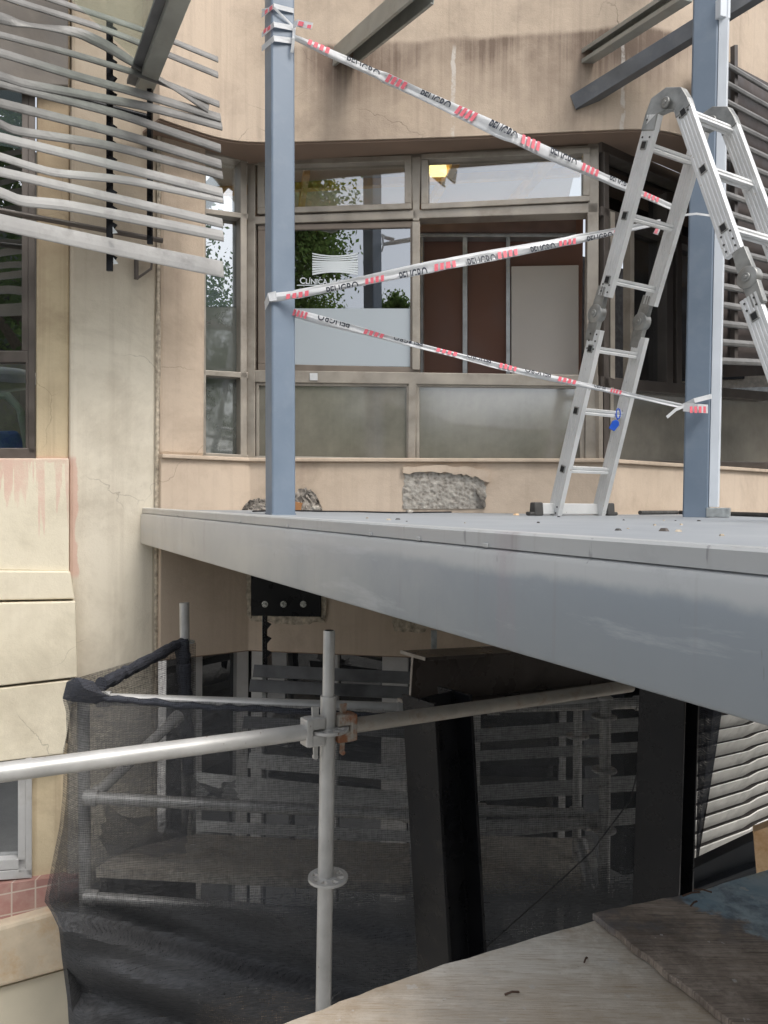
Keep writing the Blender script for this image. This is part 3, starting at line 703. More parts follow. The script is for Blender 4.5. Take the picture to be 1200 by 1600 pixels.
# fascia channel with rolled top and bottom edges
r = .012
prof = [(0, -lip-r), (-.004, -lip-.004), (-.014, -lip), (-.09, -lip), (-.09, -lip-.012), (-.016, -lip-.016), (-.012, -dep+.016), (-.09, -dep+.012), (-.09, -dep), (-.014, -dep), (-.004, -dep+.004), (0, -dep+r)]
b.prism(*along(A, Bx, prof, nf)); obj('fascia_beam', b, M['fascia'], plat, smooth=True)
# raised edge angle on top, slightly set back
prof = [(-.008, -lip+.001), (-.008, -.004), (-.012, 0), (-.05, 0), (-.05, -.006), (-.014, -.006), (-.014, -lip+.001)]
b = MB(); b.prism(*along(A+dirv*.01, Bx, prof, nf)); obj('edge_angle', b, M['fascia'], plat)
# joints in the edge angle
b = MB()
for px in (275, 372, 445, 575, 650, 755):
    q = PZ(px, 800, ZD); t_ = (P(px, 812, 3)-EYE); 
    # intersection of the vertical pixel plane with the fascia line
    den = dirv.x*t_.y-dirv.y*t_.x; s_ = (A.y*t_.x-A.x*t_.y)/den
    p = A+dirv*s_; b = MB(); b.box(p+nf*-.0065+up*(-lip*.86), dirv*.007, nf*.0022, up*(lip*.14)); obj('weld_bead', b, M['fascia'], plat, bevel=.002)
# deck plate up to the wall
far = [WL.pt(250, 785, .055), WL.pt(392, 785, .055), WM.pt(935, 785, .055), WR.pt(1330, 785, .055)]
near0 = A+nf*-.05; near1 = Bx+nf*-.05
poly = [near0, near1, near1+Vector((1.6, .6, 0)), far[3], far[2], far[1], far[0]]
b = MB(); a = [Vector((p.x, p.y, ZD-.012)) for p in poly]; b.prism([q-up*.008 for q in a], a); obj('deck_plate', b, M['deck'], plat)
# joists under the deck
b = MB()
for k in range(5):
    p = A+dirv*(.7+k*.75)+nf*-.06; w = p+(-nf)*(.35+.55*k)
    b.profile(Vector((p.x, p.y, ZD-.1)), Vector((w.x, w.y, ZD-.1)), dirv, [(-.025, -.07), (.025, -.07), (.025, -.06), (.004, -.06), (.004, .06), (.025, .06), (.025, .07), (-.025, .07), (-.025, .06), (-.004, .06), (-.004, -.06), (-.025, -.06)])
obj('joist', b, M['black'], plat)

# ------------------------------------------------------------------ posts
def hollow(hw, t):  # plain square outline
    r = hw*.12
    return [(-hw+r, -hw), (hw-r, -hw), (hw, -hw+r), (hw, hw-r), (hw-r, hw), (-hw+r, hw), (-hw, hw-r), (-hw, -hw+r)]
zt = EZ+3.2
pb = PZ(438, 804, ZD-.012); 
dp = (pb-EYE).length
pt_ = P(433, -40, dp)
post1 = thing('steel_post', pb, 'slim blue grey square steel post wrapped in barrier tape near its top', 'post', 'blue grey posts standing on the platform')
b = MB(); rot = Matrix.Rotation(R(26), 3, 'Z'); hw = .0425*dp/2.63*1.0
axis = Vector((pt_.x-pb.x, pt_.y-pb.y, 0)); top = Vector((pt_.x, pt_.y, zt))
ring0 = [rot @ Vector((x, y, 0)) for x, y in hollow(hw, 0)]
b.prism([pb+q for q in ring0], [top+q for q in ring0]); obj('shaft', b, M['bluepost'], post1, bevel=.002)
b = MB(); b.box(pb+up*.003, rot @ Vector((hw*1.02, 0, 0)), rot @ Vector((0, hw*1.02, 0)), up*.003); obj('base_weld', b, M['bluepost'], post1)
d2 = 3.55
pb2 = PZ(1088, 806, ZD-.012); pb2 = EYE+(pb2-EYE)*1.0
sc_ = d2/((pb2-EYE).dot(CM @ Vector((0, 0, -1)))); pb2 = Vector((pb2.x*sc_, pb2.y*sc_, ZD-.012))
pt2 = P(1107, -60, d2)
top2 = Vector((pt2.x, pt2.y, zt+.2))
post2 = thing('steel_post', pb2, 'blue grey steel post behind the ladder with bright white bar along its side', 'post', 'blue grey posts standing on the platform')
rot2 = Matrix.Rotation(R(-28), 3, 'Z'); hw2 = .057
ring2 = [rot2 @ Vector((x, y, 0)) for x, y in hollow(hw2, 0)]
b = MB(); b.prism([pb2+q for q in ring2], [top2+q for q in ring2]); obj('shaft', b, M['bluepost'], post2, bevel=.002)
off = rot2 @ Vector((hw2+.021, -hw2*.15, 0)); b = MB()
ringf = [rot2 @ Vector((x, y, 0)) for x, y in ((-.02, -.045), (.02, -.045), (.02, .045), (-.02, .045))]
b.prism([pb2+off+up*.05+q for q in ringf], [top2+off+q for q in ringf]); obj('white_bar', b, M['bluebright'], post2, bevel=.002)
b = MB(); b.box(pb2+off*1.25+up*.025, rot2 @ Vector((.05, 0, 0)), rot2 @ Vector((0, .05, 0)), up*.022); obj('base_bracket', b, M['galv'], post2, bevel=.003)
# bracket at the head
q = P(1126, 18, d2-.07); b = MB(); b.box(q, Vector((.028, .01, 0)), Vector((-.01, .03, 0)), up*.045); obj('head_bracket', b, M['bluebright'], post2, bevel=.003)

# ------------------------------------------------------------------ overhead channels
def chan(name, p0, p1, w, hgt, mat, label, cat, flip=1, group=None, lips=True, web=None):
    th = .006; d = (p1-p0).normalized(); side = Vector((d.y, -d.x, 0)).normalized()
    prof = [(-w/2, -hgt/2), (w/2, -hgt/2), (w/2, -hgt/2+.022), (w/2-th, -hgt/2+.022), (w/2-th, -hgt/2+th), (-w/2+th, -hgt/2+th), (-w/2+th, hgt/2-th), (w/2-th, hgt/2-th), (w/2-th, hgt/2-.022), (w/2, hgt/2-.022), (w/2, hgt/2), (-w/2, hgt/2)]
    prof = [(x*flip, y) for x, y in prof]
    b = MB(); b.profile(p0, p1, side, prof)
    return obj(name, b, mat, None, bevel=.0015, label=label, cat=cat, group=group)
def bandhit(px, py):       # depth of the band face at that pixel
    best = None; r = ray(px, py)
    for a, c_ in zip(bps, bps[1:]):
        ax, ay = a; ex, ey = c_[0]-ax, c_[1]-ay; den = ex*r.y-ey*r.x
        if abs(den) < 1e-9: continue
        s_ = -(ax*r.y-ay*r.x)/den
        if -.001 <= s_ <= 1.001:
            tt = (ax+ex*s_)/r.x if abs(r.x) > 1e-6 else (ay+ey*s_)/r.y
            if tt > 0 and (best is None or tt < best): best = tt
    return best or 4.2
g = 'bare canopy channels fixed to the wall band'
def fromwall(px, py, px2, py2, k):     # from the wall toward the viewer; k = depth ratio at 2nd pixel
    d = bandhit(px, py)
    return P(px, py, d+.02), P(px2, py2, d*k)
p0, p1 = fromwall(534, 92, 664, -18, .80)
d_ = (p1-p0).normalized(); side = Vector((d_.y, -d_.x, 0)).normalized()
b = MB(); w_, h_, th = .052, .05, .005
b.profile(p0, p1, side, [(-w_, -h_), (-w_+.016, -h_), (-w_+.016, -h_+th), (-w_+th, -h_+th), (-w_+th, h_-th), (w_-th, h_-th), (w_-th, -h_+th), (w_-.016, -h_+th), (w_-.016, -h_), (w_, -h_), (w_, h_), (-w_, h_)])
obj('canopy_channel', b, M['channel'], None, bevel=.001, label='open zinc C channel sticking out of the wall band, nearest the tape wrapped post', cat='channel', group=g)
p0, p1 = fromwall(915, 90, 1075, -14, .80)
chan('canopy_channel', p0, p1, .06, .075, M['channel'], 'pale zinc C channel jutting from the wall band above the dark grey beam', 'channel', 1, g)
d_ = bandhit(897, 164); p0 = P(897, 164, d_+.02); p1 = P(1088, 46, d2+.17)
p2 = p0+(p1-p0)*2.2
chan('canopy_beam', p0, p2, .06, .085, M['channeld'], 'dark grey steel channel beam running from the wall band past the white barred post', 'beam', -1)
# left glazing bar with a glass sheet
d0 = 3.75; p0 = P(224, 138, d0); p1 = P(292, -40, 3.0)
rail = thing('glazing_rail', p0, 'grey aluminium glazing rail sloping up over the bent left louvres', 'rail')
side = Vector((.9, .4, 0)).normalized()
b = MB(); b.profile(p0, p1, side, [(-.04, -.035), (.04, -.035), (.04, .0), (.032, .0), (.032, -.027), (.005, -.027), (.005, .035), (-.005, .035), (-.005, -.027), (-.032, -.027), (-.032, 0), (-.04, 0)]); obj('bar', b, M['channel'], rail, bevel=.001)
b = MB(); b.profile(p0+up*.0+side*-.006, p1+side*-.006, side, [(-.075, .0), (-.008, .0), (-.008, .02), (-.075, .02)]); obj('clamp_strip', b, M['channeld'], rail)
gq = [P(212, 92, 3.74), P(232, 88, 3.72), P(286, -40, 3.0), P(70, -40, 3.05)]
gn = (gq[1]-gq[0]).cross(gq[3]-gq[0]).normalized()
b = MB(); b.prism([q-gn*.004 for q in gq], [q+gn*.004 for q in gq])
obj('glass_sheet', b, M['canopyglass'], None, label='pale green sheet of canopy glass left of the glazing rail', cat='glass sheet')

# ------------------------------------------------------------------ left bent louvres
rnd = random.Random(5)
def lou_d(px): return 3.85-(345-px)*.0021     # louvre plane swings toward the viewer on the left
lv = thing('louvre_sunshade', P(170, 420, lou_d(170)), 'damaged sunshade of bent grey aluminium slats over the left wall', 'sunshade')
rows = [([(60, -8), (241, 52), (341, 93)], 9), ([(-40, -22), (20, 0), (165, 45), (341, 117)], 10),
        ([(-60, 12), (0, 28), (35, 37), (122, 50), (165, 70), (245, 120), (326, 170)], 15),
        ([(-60, 40), (0, 54), (115, 84), (230, 119), (343, 163)], 10), ([(-60, 66), (0, 82), (110, 116), (230, 149), (345, 184)], 13),
        ([(-60, 100), (0, 118), (35, 130), (105, 143), (230, 166), (347, 197)], 13), ([(-60, 113), (0, 130), (180, 176), (260, 203), (345, 232)], 13),
        ([(-60, 146), (0, 161), (180, 206), (346, 257)], 14), ([(-60, 172), (0, 193), (22, 204), (170, 226), (348, 274)], 13),
        ([(-60, 200), (0, 214), (170, 256), (348, 301)], 14), ([(-60, 228), (0, 244), (45, 259), (85, 270), (200, 281), (349, 312)], 12),
        ([(-60, 254), (0, 268), (90, 289), (348, 349)], 14), ([(-60, 284), (0, 300), (32, 314), (100, 320), (200, 339), (349, 369)], 16),
        ([(-70, 328), (0, 347), (170, 384), (349, 421)], 24)]
for i, (pts, w) in enumerate(rows):
    b = MB(); dense = []
    for (xa, ya), (xb, yb) in zip(pts, pts[1:]):
        for k in range(6): dense.append((xa+(xb-xa)*k/6, ya+(yb-ya)*k/6))
    dense.append(pts[-1])
    # soften kinks
    for _ in range(2): dense = [dense[0]]+[((a[0]+2*c_[0]+e_[0])/4, (a[1]+2*c_[1]+e_[1])/4) for a, c_, e_ in zip(dense, dense[1:], dense[2:])]+[dense[-1]]
    p3 = [P(x, y, lou_d(x)) for x, y in dense]
    # slat blade: tilted face so that it shows its outer side and casts on the next
    blade = .030 if w < 20 else .062
    sd = []
    for j, (x, y) in enumerate(dense):
        tw = rnd.uniform(-.05, .05) + (1.0*math.sin(j*.35) if i == 2 else 0)
        sd.append(Vector((.0, .20-tw*.5, .98+tw*.3)))
    ww = [(w*1.14/F*lou_d(x)) for x, y in dense]
    bent_slat(b, p3, sd, ww, .004, .10 if i < 13 else .04, .66)
    obj('slat', b, M['slat' if i < 9 else 'slatmid'], lv, bevel=.0015)  # upper slats get a darker material: their shadow is put into the colour
def serrated(px, y0, y1, d, parent, pitch=25, w=8):
    b = MB(); out = [(px-w/2, y0)]
    y = y0; pts = [(px+w/2, y0)]
    while y < y1-pitch:
        pts += [(px+w/2, y+pitch*.45), (px+w/2+7, y+pitch*.62), (px+w/2, y+pitch)]; y += pitch
    pts += [(px+w/2, y1), (px-w/2, y1)]
    poly = [P(px-w/2, y0, d)]+[P(x, yy, d) for x, yy in pts]
    b.prism(poly, [q+Vector((.004, .012, 0)) for q in poly]); return b
obj('serrated_bracket', serrated(170, 28, 423, lou_d(170)+.03, lv, 25.5), M['black'], lv)
obj('serrated_bracket', serrated(233, 138, 381, lou_d(233)+.05, lv, 300, 7), M['black'], lv)
b = MB(); b.tube([P(-40, 322, 3.55), P(254, 376, 4.0)], .014, 12); obj('carrier_tube', b, M['dframe'], lv, smooth=True)
b = MB(); b.tube([P(100, 150, 3.7), P(252, 189, 4.0)], .018, 12); obj('carrier_tube', b, M['black'], lv, smooth=True)
for (x, y) in ((180, 360), (181, 408)):
    b = MB(); b.prism([P(x-4, y-6, 3.46), P(x+4, y+4, 3.46), P(x-4, y+5, 3.46)], [P(x-4, y-6, 3.45), P(x+4, y+4, 3.45), P(x-4, y+5, 3.45)])
    obj('clip', b, M['galv'], lv)

# ------------------------------------------------------------------ right louvres on the right facet
b = MB(); WR.quad(b, [(1040, 1080), (1400, 1000), (1400, 1330), (1040, 1400)], -.15, .02); obj('cladding_or_shade_backing', b, simple('gap_shade_backing', (.05, .045, .042), .7), bld)  # dark sheet added behind the slats so their gaps look shaded
rl = thing('louvre_sunshade', WR.pt(1240, 430, .3), 'tidy grey slatted sunshade over dark cladding, right of the white barred post', 'sunshade')
for k in range(17):
    y0 = 100+k*29.0; sl = .60-.035*k
    pts = [(1104, y0-31*sl), (1360, y0+225*sl)]
    b = MB(); p3 = [WR.pt(x, y, .47) for x, y in pts]
    bent_slat(b, p3, WR.n*-.15+up*.98, .038, .004); obj('slat', b, M['slat'], rl)
for x in (1148, 1262):
    b = MB(); WR.quad(b, [(x, 70), (x+5, 70), (x+5, 560), (x, 560)], .43, .455); obj('upright', b, M['dframe'], rl)
b = MB(); WR.quad(b, [(1100, 76), (1400, 236), (1400, 560), (1100, 566)], .40, .415); obj('cladding_or_shade_backing', b, simple('dark_cladding', (.075, .06, .055), .6, var=.3, scale=5), bld)

# lower right louvres (pale)
ll = thing('louvre_sunshade', WR.pt(1200, 1320, .2), 'pale slatted sunshade with buckled right end, below the platform beside the dark columns', 'sunshade')
for k in range(10):
    y0 = 1120+k*22.5; 
    x0, x1, x2 = 1075, 1165, 1290
    sl = -.17-.024*k
    p3 = [WR.pt(x0, y0+17, .06), WR.pt((x0+x1)/2, y0+17+sl*45, .06), WR.pt(x1, y0+17+sl*90, .06), WR.pt(x1+14, y0+17+sl*104-4, .06), WR.pt(x2, y0+17+sl*215-10, .06)]
    b = MB(); b.slat(p3, WR.n*.45+up*.9, .105, .008); obj('slat', b, M['slatlite'], ll)
b = MB(); b.tube([WR.pt(1066, 1402, .1), WR.pt(1150, 1350, .1), WR.pt(1240, 1310, .1)], .02, 10); obj('carrier_tube', b, M['channeld'], ll, smooth=True)

# ------------------------------------------------------------------ lower louvres behind the net (mid facet)
lm = thing('louvre_sunshade', WM.pt(560, 1400, .2), 'soiled dark slatted sunshade behind the black net under the platform', 'sunshade')
for (x0, y0, x1, y1, w, mt) in ((396, 1048, 660, 1060, 17, 'slatdark'), (390, 1071, 668, 1084, 17, 'slatdark'), (388, 1188, 690, 1214, 20, 'slatlite'), (300, 1224, 700, 1262, 30, 'slatlite'), (250, 1330, 720, 1372, 55, 'slatlite'),
                               (380, 1128, 690, 1148, 16, 'slatdark'), (300, 1290, 700, 1310, 14, 'slatlite'), (740, 1150, 1020, 1130, 18, 'slatmid'), (740, 1182, 1020, 1166, 14, 'slatmid'), (740, 1240, 1020, 1222, 20, 'slatmid'), (740, 1300, 1020, 1272, 20, 'slatmid'), (740, 1345, 930, 1330, 40, 'slatmid')):
    dd = 3.92; b = MB(); p3 = [P(x0+(x1-x0)*k/4, y0+(y1-y0)*k/4, dd) for k in range(5)]
    b.slat(p3, Vector((.0, .5, .86)), w*1.15/F*dd, .006); obj('slat', b, M[mt], lm)
obj('serrated_bracket', serrated(413, 962, 1046, 3.97, lm, 22, 6), M['black'], lm)
b = MB(); b.bar(P(413, 962, 3.98), P(413, 1100, 3.98), (1, 0, 0), .02, .02); obj('hanger', b, M['galv'], lm)
b = MB(); b.bar(P(678, 985, 3.9), P(678, 1020, 3.9), (1, 0, 0), .03, .02); obj('hanger', b, M['galv'], lm)

# ------------------------------------------------------------------ anchor plate
ap = thing('anchor_plate', WM.pt(443, 962, .06), 'black steel anchor plate with three bolts set in the wall under the platform', 'plate')
b = MB(); WM.quad(b, [(392, 880), (502, 880), (501, 964), (392, 962)], .04, .075); obj('plate', b, M['black'], ap, bevel=.002)
for x in (414, 443, 474):
    c_ = WM.pt(x, 944, .078); b = MB(); b.tube([c_, c_+WM.n*.004], .019, 18); b.tube([c_+WM.n*.004, c_+WM.n*.014], .012, 6); b.tube([c_+WM.n*.014, c_+WM.n*.024], .006, 10)
    obj('bolt', b, M['bolt'], ap, smooth=True)
def ragged(pix, n0, n1, k, mat):
    r_ = random.Random(k); b = MB(); vs = []
    pts = []
    for (xa, ya), (xb, yb) in zip(pix, pix[1:]+pix[:1]):
        for q in range(6): pts.append((xa+(xb-xa)*q/6+r_.uniform(-1.6, 1.6), ya+(yb-ya)*q/6+r_.uniform(-1.6, 1.6)))
    WM.quad(b, pts, n0, n1); return obj('broken_plaster', b, M['mortar'], bld)
ragged([(384, 898), (392, 898), (393, 968), (385, 960)], .04, .062, 1, 0)
ragged([(393, 962), (500, 964), (508, 972), (470, 976), (392, 970)], .04, .062, 2, 0)
ragged([(501, 930), (510, 932), (508, 966), (501, 964)], .04, .062, 3, 0)
ragged([(612, 966), (680, 968), (660, 990), (615, 986)], .04, .062, 4, 0)

# ------------------------------------------------------------------ black I-beam and columns
def iprof(w, h, tf=.012, tw=.009):
    return [(-w/2, -h/2), (w/2, -h/2), (w/2, -h/2+tf), (tw/2, -h/2+tf), (tw/2, h/2-tf), (w/2, h/2-tf), (w/2, h/2), (-w/2, h/2), (-w/2, h/2-tf), (-tw/2, h/2-tf), (-tw/2, -h/2+tf), (-w/2, -h/2+tf)]
p0 = P(643, 1062, 2.95); p1 = P(985, 1035, 3.75)
d = (p1-p0).normalized(); side = Vector((d.y, -d.x, 0)).normalized()
b = MB(); b.profile(p0, p1, side, iprof(.16, .205))
obj('steel_beam', b, M['blackbrown'], None, bevel=.001, label='black steel I beam end on under the platform, above the left column', cat='beam')
b = MB(); b.profile(p0-d*.004, p0-d*.0005, side, iprof(.162, .207, .0135, .0105)); obj('cut_end', b, simple('raw_cut_steel', (.30, .27, .24), .6, .2, var=.3, scale=20), bpy.data.objects['steel_beam'])
def hcol(x0, y0, x1, y1, d, rz, w, dp_, lab):
    p0 = P(x1, y1, d); p1 = P(x0, y0, d); k = (p1-p0)/(p1.z-p0.z)
    foot = p0+k*(.0-p0.z)*0
    ft = p0-k*(p0.z-2.4)
    b = MB(); rr = Matrix.Rotation(R(rz), 3, 'Z'); pr = [rr @ Vector((x, y, 0)) for x, y in iprof(w, dp_, .014, .01)]
    b.prism([ft+q for q in pr], [p1+q for q in pr])
    t_ = thing('steel_column', ft, lab, 'column', 'black columns under the platform')
    obj('shaft', b, M['black'], t_, bevel=.0015)
    b = MB(); b.box(ft+up*-.01, rr @ Vector((w*.75, 0, 0)), rr @ Vector((0, dp_*.75, 0)), up*.01); obj('base_plate', b, M['black'], t_)
    return t_
hcol(683, 1085, 707, 1510, 2.75, -49, .17, .2, 'black steel H column standing left, in front of the net')
hcol(1048, 1020, 1036, 1400, 2.7, -42, .165, .15, 'black steel H column standing right, beside the pale slatted sunshade')

# ------------------------------------------------------------------ scaffolding
TR = .0242
def rosette(c_, r=.062, t=.009):
    b = MB(); n = 40; vs = []; fs = []
    # ring plate with eight openings: outer ring, hub and spokes
    for z in (-t/2, t/2):
        for rr in (r, r*.80): vs += [c_+Vector((math.cos(2*math.pi*k/n)*rr, math.sin(2*math.pi*k/n)*rr, z)) for k in range(n)]
    for k in range(n):
        q = (k+1) % n
        fs += [[k, q, 2*n+q, 2*n+k], [n+q, n+k, 3*n+k, 3*n+q], [k, n+k, n+q, q], [2*n+k, 2*n+q, 3*n+q, 3*n+k]]
    b.add(vs, fs); b.tube([c_-up*.006, c_+up*.006], TR*1.22, 20)
    for k in range(8):
        a = 2*math.pi*k/8+.2; dv = Vector((math.cos(a), math.sin(a), 0)); b.box(c_+dv*r*.62, dv*r*.26, Vector((-dv.y, dv.x, 0))*.008, up*t/2*.98)
    return b
ds = 2.30
std = thing('scaffold_standard', P(507, 1700, ds), 'bare galvanised scaffold upright with ring plates, nearest in front of the net', 'scaffold upright')
pa = P(513, 1088, ds); pz = P(500, 1900, ds); sp_ = P(514.5, 985, ds)
axs = (pa-pz).normalized()
b = MB(); b.tube([pz, pa], TR, 24); obj('tube', b, M['scaf'], std, smooth=True)
b = MB(); b.tube([pa-axs*.05, pa+axs*.002], TR*1.03, 24); obj('collar', b, M['scaf'], std, smooth=True)
b = MB(); b.tube([pa, sp_-axs*.004, sp_], [.0185, .0185, .017], 20); obj('spigot', b, M['scaf'], std, smooth=True)
b = MB(); b.disc(sp_+axs*.0003, axs, .0135, .001, 16); obj('spigot_hole', b, M['hole'], std)
ro1 = P(515-1, 1139, ds); ro2 = P(512.5, 1371, ds)
obj('rosette', rosette(ro1), M['scaf'], std, smooth=True); obj('rosette', rosette(ro2), M['scaf'], std, smooth=True)
def ledger_head(b, root, dv, sc=1):
    """cast wedge head: two jaws gripping the ring plate, with a neck to the tube"""
    sd = Vector((-dv.y, dv.x, 0)).normalized(); u_ = dv.cross(sd); u_ = up
    for z, hh in ((.026, .018), (-.026, .018)): b.box(root+dv*.052+u_*z, dv*.030, sd*.022, u_*hh)
    b.box(root+dv*.078, dv*.012, sd*.024, u_*.042)
def ledger(name, root, end, lab, mat, rusty=False, grp=None):
    end = root+(end-root)*(1.9 if not rusty else 1.0); dv = (end-root); dv.normalize()
    t_ = thing(name, root, lab, 'scaffold tube', grp)
    b = MB(); b.tube([root+dv*.088, end], TR, 22); obj('tube', b, mat, t_, smooth=True)
    b = MB(); ledger_head(b, root, dv); obj('wedge_head', b, M['rust'] if rusty else M['scaf'], t_, bevel=.005)
    b = MB(); sd = Vector((-dv.y, dv.x, 0)).normalized(); c_ = root+dv*.048
    b.prism([c_+sd*k*.004+dv*x+up*z for k, x, z in ((-1, -.008, -.075), (-1, .006, -.075), (-1, .014, .075), (-1, -.010, .075))], [c_+sd*k*.004+dv*x+up*z for k, x, z in ((1, -.008, -.075), (1, .006, -.075), (1, .014, .075), (1, -.010, .075))])
    b.tube([c_+up*-.08-sd*.007, c_+up*-.08+sd*.007], .008, 10)
    obj('wedge', b, M['rust'] if rusty else M['scaf'], t_, bevel=.0015)
    return t_
gl_ = 'scaffold ledgers clipped to the bare upright'
ledger('scaffold_ledger', ro1, P(-90, 1219, 1.72), 'shiny galvanised ledger tube running left from the bare upright across the picture', M['scaf'], False, gl_)
ledger('scaffold_ledger', ro1, P(985, 1072, 3.02), 'tarnished ledger tube with rusty wedge head running right under the platform', M['rust2'], True, gl_)

# net tower tubes
dC = 3.0
def dn(px): return 2.95+(px-120)*.00032        # front face of the netted tower
def tube_thing(name, pts, lab, mat='scaf', r=TR, grp='tubes of the netted scaffold tower', cat='scaffold tube', coll=True):
    t_ = thing(name, pts[0], lab, cat, grp); b = MB(); b.tube(pts, r, 18); obj('tube', b, M[mat], t_, smooth=True)
    if coll:
        d_ = (pts[-1]-pts[0]).normalized()
        for e in (pts[0]+d_*.03, pts[-1]-d_*.03): b = MB(); b.tube([e-d_*.025, e+d_*.025], r*1.35, 14); obj('coupler', b, M[mat], t_, smooth=True)
    return t_
tube_thing('scaffold_ledger', [P(150, 1092, dn(150)+.03), P(640, 1107, dn(640)+.06)], 'pale top rail of the netted tower left of the bare upright')
tube_thing('scaffold_ledger', [P(760, 1106, dn(760)+.1), P(1010, 1098, dn(1000)+.1)], 'short top rail of the netted tower between the two columns')
tube_thing('scaffold_ledger', [P(130, 1246, dn(130)+.04), P(650, 1274, dn(650)+.05)], 'middle rail of the tower seen through the net, left part')
tube_thing('scaffold_ledger', [P(130, 1402, dn(130)+.04), P(660, 1440, dn(660)+.05)], 'lowest rail of the tower seen through the net')
tube_thing('scaffold_ledger', [P(740, 1266, dn(740)+.15), P(910, 1272, dn(900)+.2)], 'upper of two short rails seen through the net between the columns')
tube_thing('scaffold_ledger', [P(740, 1289, dn(740)+.12), P(930, 1286, dn(900)+.15)], 'lower of two short rails seen through the net between the columns')
tube_thing('scaffold_standard', [P(138, 1900, dn(130)+.2), P(130, 1088, dn(130)+.08)], 'left corner upright of the netted tower, wrapped in black net', cat='scaffold upright', coll=False)
bk = tube_thing('scaffold_standard', [P(292, 1320, 3.72), P(288, 942, 3.72)], 'rear upright poking out above the black net by the joint in the wall', cat='scaffold upright', coll=False)
b = MB(); b.disc(P(290, 1003, 3.72), up, .045, .008); obj('rosette', b, M['galv'], bk)
tube_thing('scaffold_brace', [P(140, 1250, dn(140)+.08), P(280, 1118, 3.6)], 'slanting brace tube behind the net near the left corner', cat='scaffold brace')
s1 = tube_thing('scaffold_standard', [P(896, 1900, 3.55), P(903, 1086, 3.55)], 'thinner upright behind the net, left of the capped one', cat='scaffold upright', r=.021)
s2 = tube_thing('scaffold_standard', [P(940, 1900, 3.30), P(946, 1088, 3.30)], 'thicker upright behind the net beside the right column', cat='scaffold upright', r=.025)
for st_, (x, y), dd in ((s1, (902, 1150), 3.55), (s2, (944, 1120), 3.3), (s2, (944, 1203), 3.3), (s2, (943, 1296), 3.3)):
    b = MB(); b.disc(P(x, y, dd), up, .055, .009); obj('rosette', b, M['scaf'], st_)
tube_thing('scaffold_brace', [P(905, 1312, 3.4), P(930, 1430, 3.2)], 'short leaning tube behind the net at the foot of the thinner upright', cat='scaffold brace', r=.026)

# planks inside the tower (seen through the net)
def plank(pix, d, lab, mt):
    b = MB(); a = [P(x, y, dd) for (x, y), dd in zip(pix, d)]
    b.prism([q-up*.04 for q in a], a); obj('scaffold_plank', b, mt, None, label=lab, cat='plank', group='planks inside the netted tower')
pm = plywood('grey_scaffold_plank', (.48, .44, .38), (.60, .56, .48), (.22, .18, .14))
plank([(150, 1356), (640, 1382), (640, 1318), (240, 1300)], [3.05, 3.15, 3.75, 3.75], 'long grey working plank inside the net at the left', pm)
plank([(745, 1395), (925, 1400), (900, 1310), (745, 1305)], [3.2, 3.25, 3.75, 3.75], 'short grey working plank inside the net between the columns', pm)
plank([(150, 1510), (640, 1530), (640, 1440), (240, 1420)], [3.05, 3.15, 3.75, 3.75], 'lower dark working plank deep inside the net', simple('dark_plank', (.03, .03, .032), .8))

# ------------------------------------------------------------------ debris net
sil = [(1058, 112), (1066, 104), (1092, 97), (1110, 103), (1150, 104), (1172, 98), (1200, 99), (1240, 98), (1290, 93), (1350, 81), (1408, 69), (1425, 80), (1450, 92), (1500, 97), (1560, 105), (1610, 108), (1760, 112)]
def silx(y):
    for (ya, xa), (yb, xb) in zip(sil, sil[1:]):
        if ya <= y <= yb: return xa+(xb-xa)*(y-ya)/(yb-ya)
    return sil[0][1] if y < sil[0][0] else sil[-1][1]
topl = [(112, 1058), (150, 1070), (175, 1088), (300, 1095), (450, 1102), (640, 1112), (760, 1108), (900, 1100), (965, 1092), (1012, 1082)]
def topy(x):
    for (xa, ya), (xb, yb) in zip(topl, topl[1:]):
        if xa <= x <= xb: return ya+(yb-ya)*(x-xa)/(xb-xa)
    return topl[-1][1]
nu, nv = 150, 90; vs = []; fs = []
for j in range(nv+1):
    for i in range(nu+1):
        s = (i/nu)**1.25; t_ = j/nv
        x_ = 112+(1012-112)*s; y = topy(x_)+(1760-topy(x_))*t_
        xl = silx(y); x_ = xl+(1012-xl)*s
        y = topy(max(112, x_))*(1-t_)+1760*t_
        n_ = mnoise.noise(Vector((x_*.004, y*.011, 1)))*.030 + mnoise.noise(Vector((x_*.012-y*.006, y*.02, 5)))*.010
        # soft diagonal folds, pulled from the left corner knot
        n_ += .095*math.sin((y-1420)*.040 - (x_-70)*.013+1.2*mnoise.noise(Vector((x_*.006, y*.006, 9))))*max(0, min(1, (y-1395)/60.))*math.exp(-(x_-90)/420.)
        n_ += .034*math.sin((y-1420)*.10 - (x_-70)*.030+2*mnoise.noise(Vector((x_*.008, y*.008, 4))))*max(0, min(1, (y-1380)/60.))*math.exp(-(x_-90)/300.)
        n_ *= min(1, t_*8+.15)
        near = max(0, min(1, (x_-xl)/40.))
        vs.append(P(x_, y, dn(x_)-.02-n_+(1-near)**2*.10))
for j in range(nv):
    for i in range(nu): a = j*(nu+1)+i; fs.append([a, a+1, a+nu+2, a+nu+1])
net = thing('debris_net', P(120, 1600, dC), 'sheer black debris netting hung around the scaffold tower under the platform', 'netting')
b = MB().add(vs, fs); obj('front_sheet', b, M['net'], net, smooth=True)
